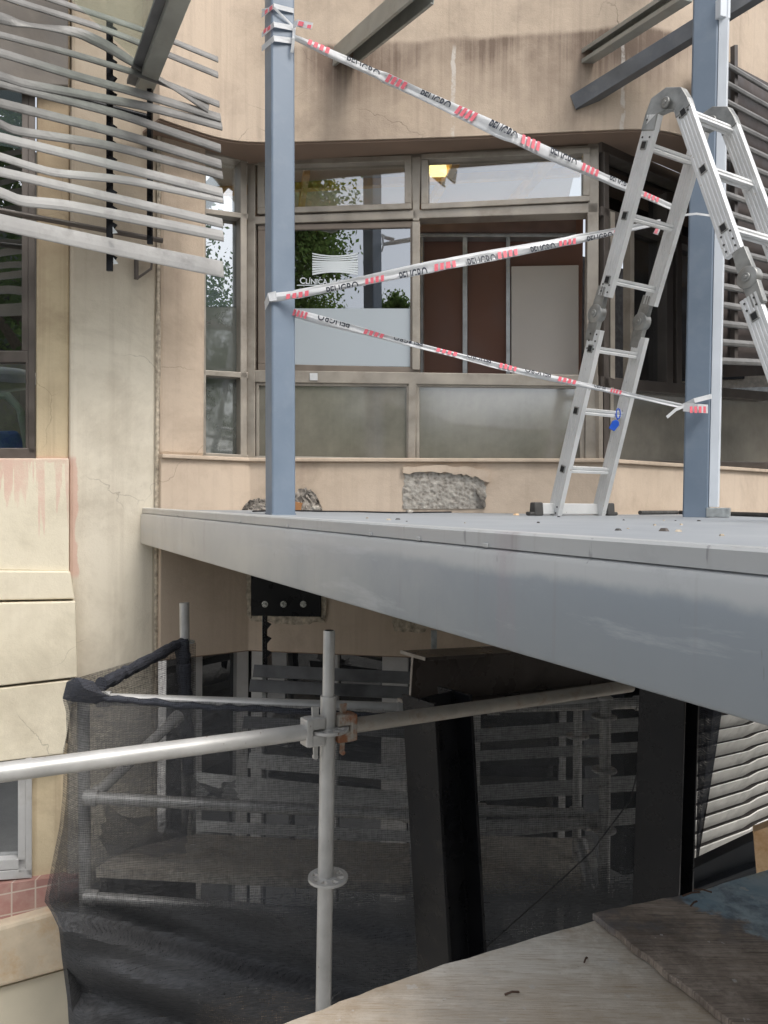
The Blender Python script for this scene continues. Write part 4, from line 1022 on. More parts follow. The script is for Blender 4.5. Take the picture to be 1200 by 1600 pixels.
# left return to the rear upright
vs = []; fs = []; nu, nv = 30, 60
for j in range(nv+1):
    for i in range(nu+1):
        s = i/nu; t_ = j/nv; y0 = 1060+(1004-1060)*s; y = y0+(1720-y0)*t_
        x_ = silx(y)+6+(300-silx(y))*s; dd = dn(110)+.06+(3.74-dn(110)-.06)*s+.02*mnoise.noise(Vector((s*4, t_*6, 2)))
        vs.append(P(x_, y, dd))
for j in range(nv):
    for i in range(nu): a = j*(nu+1)+i; fs.append([a, a+1, a+nu+2, a+nu+1])
b = MB().add(vs, fs); obj('side_sheet', b, M['net'], net, smooth=True)
# rolled hem wrapped round the side rail and along the front rail
def roll(pts, r, k):
    r_ = random.Random(k); dense = []
    for a, c_ in zip(pts, pts[1:]):
        for q in range(12): dense.append(a+(c_-a)*q/12+Vector((r_.uniform(-.003, .003), 0, r_.uniform(-.004, .004))))
    dense.append(pts[-1]); return MB().tube(dense, [r*r_.uniform(.8, 1.2) for _ in dense], 10)
obj('rolled_hem', roll([P(158, 1070, dn(150)+.04), P(205, 1046, 3.25), P(284, 1003, 3.70)], .026, 1), M['netdense'], net, smooth=True)
obj('rolled_hem', roll([P(160, 1090, dn(150)-.01), P(300, 1103, dn(300)-.015), P(470, 1112, dn(470)-.015), P(640, 1120, dn(640)-.01)], .013, 2), M['netdense'], net, smooth=True)
obj('gathered_end', roll([P(284, 1000, 3.68), P(288, 1060, 3.68), P(294, 1210, 3.68)], .032, 3), M['netdense'], net, smooth=True)
b = MB(); cpt = [(104, 1066), (120, 1058), (146, 1064), (160, 1082), (176, 1090), (150, 1100), (112, 1096), (98, 1092)]
a = [P(x, y, dn(120)-.035+.0008*abs(x-120)) for x, y in cpt]; cc_ = P(132, 1076, dn(120)-.075)
b.add(a+[cc_], [[i, (i+1) % len(a), len(a)] for i in range(len(a))]); obj('corner_bunch', b, M['netdense'], net, smooth=True)
# crumpled spare netting behind the front sheet
def crumple(x0, y0, x1, y1, d, k):
    vs = []; fs = []; n = 16
    for j in range(n+1):
        for i in range(n+1):
            s, t_ = i/n, j/n; q = mnoise.noise(Vector((s*4+k, t_*4, k)))
            vs.append(P(x0+(x1-x0)*s+q*14, y0+(y1-y0)*t_+q*10-(18*math.sin(s*6+k) if j in (0,) else 0), d-q*.06))
    for j in range(n):
        for i in range(n): a = j*(n+1)+i; fs.append([a, a+1, a+n+2, a+n+1])
    return MB().add(vs, fs)
obj('crumpled_fold', crumple(160, 1270, 290, 1335, 3.25, 2), M['net'], net, smooth=True)
obj('crumpled_fold', crumple(275, 1225, 370, 1250, 3.3, 7), M['net'], net, smooth=True)
# dark drape at the right column
vs = []; fs = []; n = 24
for j in range(n+1):
    for i in range(9):
        s, t_ = i/8, j/n; y = 1095+t_*330; xr = 1130-47*t_**1.1; x_ = 1092+(xr-1092)*s-6*t_
        vs.append(P(x_, y, 3.0+.03*math.sin(s*7+t_*3)))
for j in range(n):
    for i in range(8): a = j*9+i; fs.append([a, a+1, a+10, a+9])
obj('net_drape', MB().add(vs, fs), M['netdense'], None, smooth=True, label='narrow dark strip of netting hanging right of the right column', cat='netting')
# slack cord across the net
b = MB(); b.tube([P(760, 1480, 2.95), P(850, 1400, 2.95), P(925, 1330, 2.95), P(985, 1250, 2.95), P(1000, 1190, 2.95)], .003, 6); 
obj('cord', b, M['cable'], None, smooth=True, label='thin black cord slanting up across the net between the columns', cat='cord')

# ------------------------------------------------------------------ ladder
RV = Vector((.25, .14, 0))              # from the near stile to the far stile
H1 = P(1032, 146, 3.0)
fA = PZ(866, 803, ZD-.012)
k = 3.55/((fA-EYE).dot(CM @ Vector((0, 0, -1)))); fA = Vector((fA.x*k, fA.y*k, ZD-.012))
kA = P(938, 492, 3.31)
tC = P(1062, 150, 2.98); kC = P(1163, 440, 2.74); fC = P(1300, 815, 2.42); fC.z = ZD-.012
lad = thing('folding_ladder', fA, 'scuffed aluminium folding ladder standing opened in an A on the platform', 'ladder')
rn = RV.normalized()
def stile(p0, p1, w=.072, t=.026):
    d = (p1-p0).normalized(); b = MB(); sd = rn.cross(d).normalized(); thick = rn
    # extruded section with shallow grooves on the outer face
    prof = [(-w/2, -t/2), (w/2, -t/2), (w/2, t/2), (-w/2, t/2)]
    g_ = []
    for gx in (-.3, -.1, .1, .3):
        g_ += [(gx*w-.0022, -t/2), (gx*w-.0012, -t/2+.0022), (gx*w+.0012, -t/2+.0022), (gx*w+.0022, -t/2)]
    prof = [(-w/2, -t/2)]+g_+[(w/2, -t/2), (w/2, t/2), (-w/2, t/2)]
    a = [p0+sd*x+thick*y for x, y in prof]; b.prism(a, [q+(p1-p0) for q in a]); return b
def seg(p0, p1, a, c_): return p0+(p1-p0)*a, p0+(p1-p0)*c_
sections = [(fA, kA, .0, .93), (kA, H1, .09, .91), (tC, kC, .05, .86), (kC, fC, .07, 1.0)]
fr = {0: (.245, .54, .84), 1: (.17, .47, .78), 2: (.10, .42, .73), 3: (.16, .40, .64, .88)}
for si, (p0, p1, a, c_) in enumerate(sections):
    for off_ in (Vector(), RV):
        q0, q1 = seg(p0+off_, p1+off_, a, c_)
        st_ = obj('stile', stile(q0, q1), M['alu'], lad, bevel=.0015)
        # black-plugged rung ends and rivets on the near outer face
        if off_.length == 0:
            d = (p1-p0).normalized(); sd = rn.cross(d).normalized()
            b3 = MB()
            for f_ in fr[si]:
                c0 = p0+(p1-p0)*f_-rn*.0135
                b = MB(); b2 = MB(); b.box(c0, sd*.0165, d*.0185, rn*.0034); b2.box(c0-rn*.0035, sd*.0115, d*.0135, rn*.0015)
                obj('rung_ferrule', b, M['hinge'], st_, bevel=.005); obj('rung_plug', b2, M['hole'], st_, bevel=.004)
            for e in (q0+d*.02, q0+d*.05, q1-d*.02, q1-d*.05, q1-d*.085):
                for k_ in (-1, 1): b3.tube([e+sd*k_*.02-rn*.0135, e+sd*k_*.02-rn*.0155], .0042, 8)
            obj('rivet', b3, M['rubber'], st_)
    for f_ in fr[si]:
        c0 = p0+(p1-p0)*f_; d = (p1-p0).normalized(); sd = rn.cross(d).normalized()
        b = MB(); r_ = .0145
        prof = [(-r_, -r_*1.0), (r_, -r_), (r_, -r_*.3), (r_*.75, 0), (r_, r_*.3), (r_, r_), (r_*.3, r_), (0, r_*.75), (-r_*.3, r_), (-r_, r_), (-r_, r_*.3), (-r_*.75, 0), (-r_, -r_*.3)]
        aa = [c0+sd*x+d*y+rn*.012 for x, y in prof]; b.prism(aa, [q+RV-rn*.024 for q in aa])
        obj('rung', b, M['alu'], lad)
def knuckle(c_, d0, d1, r=.040, off_=Vector(), top=False):
    b = MB(); c_ = c_+off_
    b.tube([c_-rn*.020, c_-rn*.017, c_+rn*.017, c_+rn*.020], [r*.85, r, r, r*.85], 28)
    b.tube([c_-rn*.027, c_-rn*.019], r*.42, 20); b.tube([c_-rn*.031, c_-rn*.026], r*.18, 12)
    for d_ in (d0, d1):
        sd = rn.cross(d_).normalized()
        a = [c_+sd*x-rn*.013 for x in (-r*.75, r*.75)]; e = [c_+d_*.12+sd*x-rn*.013 for x in (.026, -.026)]
        b.prism(a+e, [q+rn*.026 for q in a+e])
    return b
for off_ in (Vector(), RV):
    dd0 = (fA-kA).normalized(); dd1 = (H1-kA).normalized()
    obj('hinge', knuckle(kA+rn.cross(dd1)*(-.022), dd0, dd1, .042, off_), M['hinge'], lad, smooth=True, bevel=.002)
    cc_ = (kC-tC).normalized(); ce = (fC-kC).normalized()
    obj('hinge', knuckle(kC+rn.cross(cc_)*(-.022), -cc_, ce, .042, off_), M['hinge'], lad, smooth=True, bevel=.002)
    # top hinge: broad rounded casting bridging both legs
    q0 = H1+(kA-H1)*.09; q1 = tC+(kC-tC)*.05; up_ = (q0+q1)/2+up*.045
    da = (kA-H1).normalized(); dc = (kC-tC).normalized()
    b = MB()
    s0 = rn.cross(da).normalized(); s1_ = rn.cross(dc).normalized()
    pl = [q0-s0*.036+da*.06, q0-s0*.036, None, None, None, q1+s1_*.036, q1+s1_*.036+dc*.04, q1-s1_*.036+dc*.04, q1-s1_*.030, (q0+q1)/2-up*.005, q0+s0*.03, q0+s0*.036+da*.06]
    if (q0-s0*.036-q1).length < (q0+s0*.036-q1).length:
        s0 = -s0; pl[0] = q0-s0*.036+da*.06; pl[1] = q0-s0*.036; pl[10] = q0+s0*.03; pl[11] = q0+s0*.036+da*.06
    if (q1+s1_*.036-q0).length < (q1-s1_*.036-q0).length:
        s1_ = -s1_; pl[5] = q1+s1_*.036; pl[6] = q1+s1_*.036+dc*.04; pl[7] = q1-s1_*.036+dc*.04; pl[8] = q1-s1_*.03
    mid = (pl[1]+pl[5])/2; pl[2] = pl[1]*.72+mid*.28+up*.056; pl[3] = mid+up*.074; pl[4] = pl[5]*.72+mid*.28+up*.048
    pl = [q+off_-rn*.018 for q in pl]
    b.prism(pl, [q+rn*.036 for q in pl])
    c0 = (q0+q1)/2+up*.024+off_
    b.tube([c0-rn*.026, c0-rn*.017], .022, 20); b.tube([c0-rn*.030, c0-rn*.025], .009, 12)
    obj('hinge', b, M['hinge'], lad, smooth=True, bevel=.004)
# stabiliser foot bar with rubber ends
e0 = fA-rn*.085+up*.034; e1 = fA+RV+rn*.045+up*.034
fwd = Vector((rn.y, -rn.x, 0))
b = MB(); b.bar(e0, e1, up, .052, .028); fb = obj('foot_bar', b, M['alu'], lad, bevel=.003)
for e, s_ in ((e0, -1), (e1, 1)):
    b = MB(); pr = [(-.024, -.033), (.024, -.033), (.018, .030), (-.018, .030)]
    c0 = e+rn*s_*.0; aa = [c0+fwd*x+up*y for x, y in pr]; b.prism(aa, [q+rn*s_*.052 for q in aa])
    b.box(c0+rn*s_*.062-up*.024, rn*.016, fwd*.018, up*.009)
    obj('rubber_foot', b, M['rubber'], fb, bevel=.006)
# blue tag tied to the rung
c0 = fA+(kA-fA)*.54+RV*.86
tg = thing('blue_tag', c0, 'small blue plastic tag tied to a ladder rung', 'tag')
b = MB(); pts = [c0+Vector((0, -.02, .0))+Vector((math.cos(a)*.010, -.004, math.sin(a)*.024)) for a in [i*math.pi/6 for i in range(13)]]; b.tube(pts, .003, 6, False); obj('tie', b, M['bluetag'], tg, smooth=True)
b = MB(); o_ = c0+Vector((-.018, -.024, -.055)); dd_ = Vector((.5, 0, .85)).normalized(); ss = Vector((.85, 0, -.5)).normalized()
pr = [(-.016, -.026), (.014, -.026), (.019, .012), (.008, .026), (-.008, .026), (-.019, .012)]; aa = [o_+ss*x+dd_*y for x, y in pr]; b.prism(aa, [q+Vector((0, -.006, 0)) for q in aa]); b.tube([c0+Vector((0, -.022, -.02)), o_+dd_*.02], .003, 6); obj('tag_body', b, M['bluetag'], tg, bevel=.003)

# ------------------------------------------------------------------ barrier tape
def tape(name, pix, lab, widths, marks, texts, clip='top', flip=False, sag=0):
    """pix: [(x, y, depth)], widths: tape breadth in metres at the nodes"""
    pts = [P(*q) for q in pix]; dense = []; wd = []
    nseg = 14
    for i in range(len(pts)-1):
        for k_ in range(nseg):
            f_ = k_/nseg; dense.append(pts[i]+(pts[i+1]-pts[i])*f_); wd.append((widths[i]+(widths[i+1]-widths[i])*f_)*(.86+.10*math.sin(i*3.1+f_*5.3)))
    dense.append(pts[-1]); wd.append(widths[-1])
    L = [0]
    for a, c_ in zip(dense, dense[1:]): L.append(L[-1]+(c_-a).length)
    tot = L[-1]
    def at(l):
        l = max(0, min(tot-1e-6, l))
        for i in range(len(L)-1):
            if L[i] <= l <= L[i+1]:
                f_ = (l-L[i])/(L[i+1]-L[i]+1e-9); d_ = (dense[i+1]-dense[i]).normalized()
                c_ = dense[i]+(dense[i+1]-dense[i])*f_; w = wd[i]+(wd[i+1]-wd[i])*f_
                sd = Vector((0, -.12*math.sin(l*5), 1)); sd = (sd-d_*sd.dot(d_)).normalized(); nn = d_.cross(sd).normalized()
                if nn.dot(EYE-c_) < 0: nn = -nn
                return c_, d_, sd, nn, w
    tape_o = thing(name, dense[0], lab, 'barrier tape', 'red and white tapes strung between the posts')
    b = MB(); n = 90; vs = []; fs = []
    cr = [-.5, -.25, 0, .25, .5]
    for i in range(n+1):
        c_, d_, sd, nn, w = at(tot*i/n)
        for e in cr: vs.append(c_+sd*w*e+nn*(.0035*math.cos(e*math.pi*2.2+i*.11)+.0015*mnoise.noise(Vector((i*.25, e*2, 3)))))
    m_ = len(cr)
    for i in range(n):
        for j in range(m_-1): fs.append([i*m_+j, (i+1)*m_+j, (i+1)*m_+j+1, i*m_+j+1])
    b.add(vs, fs); st_ = obj('strip', b, M['tape'], tape_o, smooth=True)
    so = st_.modifiers.new('solid', 'SOLIDIFY'); so.thickness = .0006
    def hit(px):          # length along the tape where it passes pixel column px
        best = (1e9, 0)
        for i in range(201):
            l = tot*i/200; c_ = at(l)[0]-EYE; q = CM.transposed() @ c_; x_ = 600+F*q.x/-q.z
            if abs(x_-px) < best[0]: best = (abs(x_-px), l)
        return best[1]
    def put(mb, l, e, z=.0075): c_, d_, sd, nn, w = at(l); return c_+sd*w*e+nn*z
    for (xa, xb) in marks:
        b = MB()
        la, lb = hit(xa), hit(xb); nb = 4
        for k_ in range(nb):
            l0 = la+(lb-la)*k_/nb; l1 = l0+(lb-la)/nb*.62; sk = (lb-la)/nb*.18
            lo, hi = ((-.30, .44) if clip == 'top' else (-.46, .12))
            steps = 4; fr_ = [put(b, l0+sk*(q/steps), lo+(hi-lo)*q/steps) for q in range(steps+1)]+[put(b, l1+sk*(q/steps), lo+(hi-lo)*q/steps) for q in range(steps, -1, -1)]
            b.add(fr_, [[q, q+1, 2*steps-q, 2*steps+1-q] for q in range(steps)])
        obj('red_hatching', b, M['red'], st_)
    for (xa, xb) in texts:
        b = MB()
        la, lb = hit(xa), hit(xb); vs, fs = text_mesh('PELIGRO', 1.0, bold=.016)
        mx = max(v_.x for v_ in vs); mn = min(v_.x for v_ in vs); hh = max(v_.y for v_ in vs)
        bm = bmesh.new(); bv = [bm.verts.new(v_) for v_ in vs]
        for f_ in fs:
            try: bm.faces.new([bv[i] for i in f_])
            except ValueError: pass
        cut = hh*.40
        bmesh.ops.bisect_plane(bm, geom=bm.verts[:]+bm.edges[:]+bm.faces[:], plane_co=(0, cut, 0), plane_no=(0, -1, 0), clear_outer=True)
        bm.verts.index_update(); V = [v_.co.copy() for v_ in bm.verts]; Fc = [[v_.index for v_ in f_.verts] for f_ in bm.faces]; bm.free()
        out = []
        for v_ in V:
            s_ = (v_.x-mn)/(mx-mn); t_ = (v_.y-cut)/(hh-cut)
            if flip: s_, t_ = 1-s_, 1-t_
            e = (-.05+.5*t_) if clip == 'top' else (-.48+.55*t_)
            out.append(put(b, la+(lb-la)*s_, e, .0078))
        b.add(out, Fc); obj('tape_lettering', b, M['ink'], st_)
    return tape_o, at, tot
dpst = (pb-EYE).dot(CM @ Vector((0, 0, -1)))
print('post depth', dpst)
t1, _, _ = tape('barrier_tape', [(461, 58, dpst-.05), (600, 121, dpst+.15), (800, 213, 3.05), (960, 285, 3.35), (1072, 334, 3.52)],
     'topmost barrier tape slanting down from the wrapped post to the white barred post', [.03, .052, .062, .05, .03],
     [(481, 515), (604, 636), (714, 744), (812, 844), (906, 935), (1004, 1028)], [(541, 591), (659, 703), (763, 806), (859, 899), (950, 985)])
t2, _, _ = tape('barrier_tape', [(418, 466, dpst-.07), (462, 460, dpst-.075), (700, 412, 3.0), (900, 374, 3.2), (1032, 347, 3.42)],
     'middle barrier tape rising from the post to the ladder rung', [.036, .044, .052, .048, .024],
     [(447, 486), (569, 603), (679, 712), (776, 810), (870, 900), (958, 972)], [(510, 558), (624, 668), (728, 772), (826, 866), (915, 955)], clip='bottom', flip=False)
t3, _, _ = tape('barrier_tape', [(459, 489, dpst-.02), (640, 537, 2.85), (800, 577, 3.05), (960, 612, 3.35), (1070, 636, 3.46)],
     'lowest barrier tape running slack from the post to a knot at the white barred post', [.042, .026, .030, .028, .022],
     [(460, 484), (570, 604), (680, 714), (780, 808), (870, 900), (952, 970)], [(498, 546), (617, 660), (727, 764), (818, 858), (925, 945)], clip='top', flip=True)
# wraps and tails
def ribbon_pts(pix, w, n=(0, 0, 1)):
    b = MB(); b.slat([P(*q) for q in pix], Vector(n), w, .0012); return b
hwd = dpst
def wrap(yl, yc, yr, w, par, k=0):
    d1 = dpst-.045; 
    return obj('wrap', ribbon_pts([(409, yl, dpst+.0), (428, yc, dpst-.068), (459, yr, dpst-.02)], w), M['tape'], par)
for yl, yc, yr, w in ((24, 9, 17, .020), (55, 38, 44, .022), (76, 60, 64, .024), (16, 12, 42, .010)): wrap(yl, yc, yr, w, t1)
for x, y in ((414, 48), (420, 44), (416, 18), (423, 13)):
    b = MB(); b.slat([P(x-2.2, y+2, dpst-.055), P(x+2.2, y-2, dpst-.071)], up, .016, .001); obj('red_hatching', b, M['red'], t1)
obj('tail', ribbon_pts([(458, 40, dpst-.03), (464, 36, dpst-.06), (488, 41, dpst-.07)], .028), M['tape'], t1)
obj('tail', ribbon_pts([(460, 40, dpst-.03), (459, 60, dpst-.05), (456, 82, dpst-.04)], .012, (1, 0, 0)), M['tape'], t1)
b = MB(); b.slat([P(466, 36, dpst-.066), P(474, 38, dpst-.07)], up, .018, .001); obj('red_hatching', b, M['red'], t1); b = MB(); b.slat([P(480, 41, dpst-.075), P(486, 42, dpst-.077)], up, .014, .001); obj('red_hatching', b, M['red'], t1)
obj('wrap', ribbon_pts([(414, 478, dpst-.02), (420, 464, dpst-.075), (432, 462, dpst-.078)], .038), M['tape'], t2)
obj('tail', ribbon_pts([(1026, 346, 3.40), (1030, 354, 3.38), (1024, 366, 3.37)], .022, (1, 0, .3)), M['tape'], t2)
b = MB(); b.slat([P(1028, 354, 3.365), P(1024, 365, 3.355)], Vector((1, 0, .3)), .014, .001); obj('red_hatching', b, M['red'], t2)
obj('tail', ribbon_pts([(1068, 336, 3.42), (1088, 334, 3.42), (1112, 337, 3.44)], .010), M['tape'], t1)
obj('wrap', ribbon_pts([(1068, 634, 3.45), (1085, 626, 3.42), (1112, 619, 3.46)], .022), M['tape'], t3)
obj('wrap', ribbon_pts([(1068, 636, 3.44), (1090, 638, 3.415), (1106, 639, 3.46)], .040), M['tape'], t3)
obj('tail', ribbon_pts([(1068, 635, 3.44), (1056, 640, 3.42), (1042, 652, 3.41)], .014), M['tape'], t3)
for k_ in range(4): b = MB(); b.slat([P(1078+k_*7, 640, 3.405), P(1082+k_*7, 640, 3.41)], up, .03, .001); obj('red_hatching', b, M['red'], t3)

# ------------------------------------------------------------------ boards at the near right
zb1 = EZ-.95
def board(name, pix, z, th, mat, lab, jag=None):
    a = [PZ(x, y, z) for x, y in pix]
    b = MB(); b.prism([q-up*th for q in a], a)
    return obj(name, b, mat, None, bevel=.002, label=lab, cat='board', group=None)
def jagline(p0, p1, n, amp, k):
    r_ = random.Random(k); return [(p0[0]+(p1[0]-p0[0])*i/n+r_.uniform(-amp, amp), p0[1]+(p1[1]-p0[1])*i/n+r_.uniform(-amp, amp)) for i in range(n+1)]
board('plywood_sheet', jagline((425, 1606), (640, 1524), 8, 1.5, 1)+jagline((660, 1517), (940, 1434), 8, 1.2, 2)+[(1260, 1345), (1900, 2100), (300, 2600)], zb1, .02, M['plyw'], 'pale worn plywood sheet lying in the near right corner')
board('plywood_sheet', jagline((926, 1426), (1112, 1388), 12, 1.2, 3)+[(1128, 1380), (1215, 1354), (1500, 1290), (2600, 2200)]+jagline((1150, 1602), (935, 1434), 14, 2.0, 4), zb1+.022, .016, M['plyd'], 'weathered brown plywood sheet with flaking blue paint, lying on top of the pale one')
b = MB(); a = [P(1178, 1300, 2.35), P(1240, 1276, 2.35), P(1250, 1420, 2.35), P(1188, 1420, 2.35)]; b.prism(a, [q+Vector((.02, .05, -.002)) for q in a])
obj('timber_board', b, M['plyo'], None, bevel=.002, label='fresh orange timber board end standing at the right edge above the blue painted sheet', cat='board')
p0 = P(1060, 1372, 2.9); p1 = P(1215, 1306, 3.1)
b = MB(); b.bar(P(1060, 1396, 2.8), P(1260, 1300, 2.95), up, .17, .05); b.bar(P(1060, 1392, 2.77), P(1260, 1318, 2.92), up, .012, .06)
obj('steel_beam', b, simple('navy_steel', (.028, .032, .04), .45, var=.2), None, bevel=.003, label='dark navy steel beam lying below the pale slatted sunshade', cat='beam')
# splinters and litter on the boards
r_ = random.Random(11)
for (x, y, L_, a_) in ((1080, 1397, .05, .3), (1098, 1392, .04, -.4), (800, 1552, .03, .2), (915, 1500, .02, 1.), (1084, 1412, .03, .7)):
    q = PZ(x, y, zb1+(.03 if x > 940 else .004)); dv = Vector((math.cos(a_), math.sin(a_), .05))
    b = MB(); b.slat([q-dv*L_/2, q+Vector((0, 0, .003)), q+dv*L_/2], Vector((-dv.y, dv.x, .3)), .0035, .002)
    obj('wood_splinter', b, simple('splinter', (.11, .065, .045), .9), None, label='small brown wood splinter lying on the plywood sheets', cat='splinter', group='splinters on the boards')

# ------------------------------------------------------------------ small things on the deck
zd = ZD-.012
def ground_path(pix, r): return MB().tube([PZ(x, y, zd+r) for x, y in pix], r, 8)
obj('cable', ground_path([(395, 799), (440, 797.5), (510, 799), (560, 799.4), (620, 801), (705, 800)], .004), M['cable'], None, smooth=True, label='thin black cable lying on the deck from the slim post toward the exposed masonry', cat='cable')
b = MB(); b.tube([PZ(1000, 801, zd+.012), PZ(1060, 800.5, zd+.012), PZ(1120, 802, zd+.012), PZ(1240, 806, zd+.012)], .012, 10); obj('hose', b, M['rubber'], None, smooth=True, label='dark grey hose lying on the deck past the foot of the white barred post', cat='hose')
for (x, y, s_, mt, lab) in ((807, 805, .02, 'plyo', 'orange crumb of brick on the deck left of the ladder foot'), (873, 808, .012, 'cable', 'black crumb on the deck under the ladder foot bar'), (1038, 830, .018, 'dframe', 'dark flake lying alone in the middle of the deck'), (966, 829, .012, 'rubber', 'grey crumb on the deck right of the ladder foot bar'), (622, 812, .012, 'rubber', 'dark crumb on the deck below the exposed masonry')):
    q = PZ(x, y, zd); b = MB(); vs = []
    r_ = random.Random(x); ring_ = [(math.cos(a)*s_*r_.uniform(.6, 1), math.sin(a)*s_*r_.uniform(.6, 1)) for a in [k_*math.pi/3.5 for k_ in range(7)]]
    b.prism([q+Vector((x_, y_, 0)) for x_, y_ in ring_], [q+Vector((x_*.6, y_*.6, s_*.4)) for x_, y_ in ring_]); obj('debris_crumb', b, M[mt], None, label=lab, cat='debris')
r_ = random.Random(77)
for i in range(16):
    x = r_.uniform(560, 1180); y = r_.uniform(803, 812+(x-560)*.05); s_ = r_.uniform(.004, .010); q = PZ(x, y, zd); b = MB()
    ring_ = [(math.cos(a)*s_*r_.uniform(.5, 1), math.sin(a)*s_*r_.uniform(.5, 1)) for a in [k_*math.pi/3 for k_ in range(6)]]
    b.prism([q+Vector((x_, y_, 0)) for x_, y_ in ring_], [q+Vector((x_*.6, y_*.6, s_*.5)) for x_, y_ in ring_]); obj('grit', b, M['mortar' if i % 3 else 'rubber'], None, label='tiny grit crumb scattered on the checkered deck', cat='debris', group='grit scattered over the deck')
for i, (x, y, s_) in enumerate(((478, 794, .045), (466, 795, .03), (492, 796, .035), (400, 794, .03), (640, 799, .02))):
    q = PZ(x, y+3, zd); r_ = random.Random(i+40); b = MB(); vs = []; 
    bm = bmesh.new(); bmesh.ops.create_icosphere(bm, subdivisions=2, radius=s_)
    for v_ in bm.verts: v_.co *= r_.uniform(.7, 1.1); v_.co.z *= .6
    b.add([v_.co+q+Vector((0, 0, s_*.4)) for v_ in bm.verts], [[v_.index for v_ in f_.verts] for f_ in bm.faces]); bm.free()
    obj('rubble_chunk', b, M['rough'], None, label='grey chunk of broken plaster on the deck at the foot of the wall', cat='rubble', group='plaster chunks along the wall foot')

# ------------------------------------------------------------------ hospital bed behind the left window
bq = WW.pt(10, 700, -.45)
bed = thing('hospital_bed', bq, 'hospital bed with blue mattress and pale rail inside the left window', 'bed')
b = MB(); loop = [WW.pt(x, y, -.19) for x, y in ((-70, 700), (-60, 640), (-20, 615), (12, 618), (32, 640), (42, 690), (44, 720))]
b.tube(loop, .022, 10); obj('side_rail', b, M['bed'], bed, smooth=True)
b = MB(); WW.quad(b, [(-160, 678), (28, 672), (44, 706), (-160, 716)], -.75, -.24); obj('mattress', b, M['mattress'], bed, bevel=.02)
b = MB(); WW.quad(b, [(-160, 612), (42, 592), (42, 606), (-160, 632)], -.6, -.5); obj('head_board', b, M['bed'], bed, bevel=.01)
b = MB(); bm = bmesh.new(); bmesh.ops.create_uvsphere(bm, u_segments=16, v_segments=10, radius=1); c_ = WW.pt(-4, 590, -.62)
b.add([Vector((v_.co.x*.26, v_.co.y*.14, v_.co.z*.06))+c_ for v_ in bm.verts], [[v_.index for v_ in f_.verts] for f_ in bm.faces]); bm.free(); obj('pillow', b, M['pillow'], bed, smooth=True)

# ------------------------------------------------------------------ setting: ground, and what the windows reflect
b = MB(); b.add([(-150, -150, 0), (150, -150, 0), (150, 150, 0), (-150, 150, 0)], [[0, 1, 2, 3]]); obj('ground', b, M['ground'], None, kind='structure')
t = NT('leaves'); lc_ = t.ramp(t.noise(.9, 4), [(.3, (.065, .115, .035)), (.7, (.12, .18, .05))]); tl_ = t.n('ShaderNodeBsdfTranslucent'); t.l(lc_, tl_.inputs[0]); mx_ = t.n('ShaderNodeMixShader'); mx_.inputs[0].default_value = .6; t.l(t.bsdf(lc_, .55), mx_.inputs[1]); t.l(tl_.outputs[0], mx_.inputs[2]); M['leaf'] = t.done(mx_.outputs[0])
M['bark'] = simple('bark', (.12, .09, .07), .9, var=.3)
def tree(loc, h, rad, lab, k, dens=150, ls=(.09, .18), ncl=110):
    r_ = random.Random(k); t_ = thing('tree', loc, lab, 'tree', 'trees across the street'); loc = Vector(loc)
    b = MB(); b.tube([loc, loc+up*h*.35, loc+up*h*.7+Vector((.2, .1, 0)), loc+up*h*.9], [h*.028, h*.022, h*.012, .03], 10)
    for i in range(7):
        a = i*.9; b.tube([loc+up*h*(.35+.06*i), loc+up*h*(.5+.06*i)+Vector((math.cos(a), math.sin(a), 0))*rad*.7], [h*.010, .02], 6)
    obj('trunk', b, M['bark'], t_, smooth=True)
    b = MB(); vs = []; fs = []
    for c_ in range(ncl):
        f_ = r_.uniform(.25, 1); rr = rad*(1-abs(f_-.5)*1.1)*math.sqrt(r_.random()); a = r_.uniform(0, 6.28)
        ce = loc+Vector((math.cos(a)*rr, math.sin(a)*rr, h*f_)); cr_ = rad*r_.uniform(.16, .3)
        for q in range(dens):
            p = ce+Vector((r_.gauss(0, .5), r_.gauss(0, .5), r_.gauss(0, .4)))*cr_
            u_ = Vector((r_.uniform(-1, 1), r_.uniform(-1, 1), r_.uniform(-1, 1))).normalized(); v_ = u_.orthogonal().normalized(); s_ = r_.uniform(*ls)
            n_ = len(vs); vs += [p-u_*s_, p+v_*s_*.5, p+u_*s_, p-v_*s_*.5]; fs.append([n_, n_+1, n_+2, n_+3])
    b.v = vs; b.f = fs; obj('crown', b, M['leaf'], t_)
tree((-10.6, -15, 0), 18, 4.4, 'tall leafy tree behind the viewer, mirrored in the sliding window', 1, 420, (.06, .12), 200)
tree((-13, -22, 0), 12.5, 4.0, 'broad leafy tree farther off, mirrored in the lower panes', 2)
tree((-8.3, -24, 0), 15.5, 2.0, 'smaller leafy tree mirrored low in the sliding window', 3, 300, (.07, .13))
tree((.5, -24, 0), 9.8, 2.8, 'round leafy tree mirrored in the right lower pane', 4)
tree((6, -26, 0), 9.5, 2.6, 'low leafy tree mirrored at the right of the lower panes', 5)
tree((7.2, -15, 0), 19, 4.6, 'tall spreading tree behind the viewer, mirrored in the windows of the left wing', 6)
tree((12.6, -9.2, 0), 16, 4.4, 'wide tree beside the apartment block, mirrored in the narrow left panes', 8, 420, (.05, .10), 200)
tree((13, -19, 0), 17, 4.2, 'tall tree beside the spreading one, mirrored in the left wing', 7)
of = thing('office_block', (14, -27, 0), 'tall dull green office block behind the trees, mirrored in the left wing', 'building')
b = MB(); b.box((14, -27, 9), (9, 0, 0), (0, 3, 0), (0, 0, 9)); obj('wall', b, simple('dull_green_render', (.10, .12, .10), .8), of)
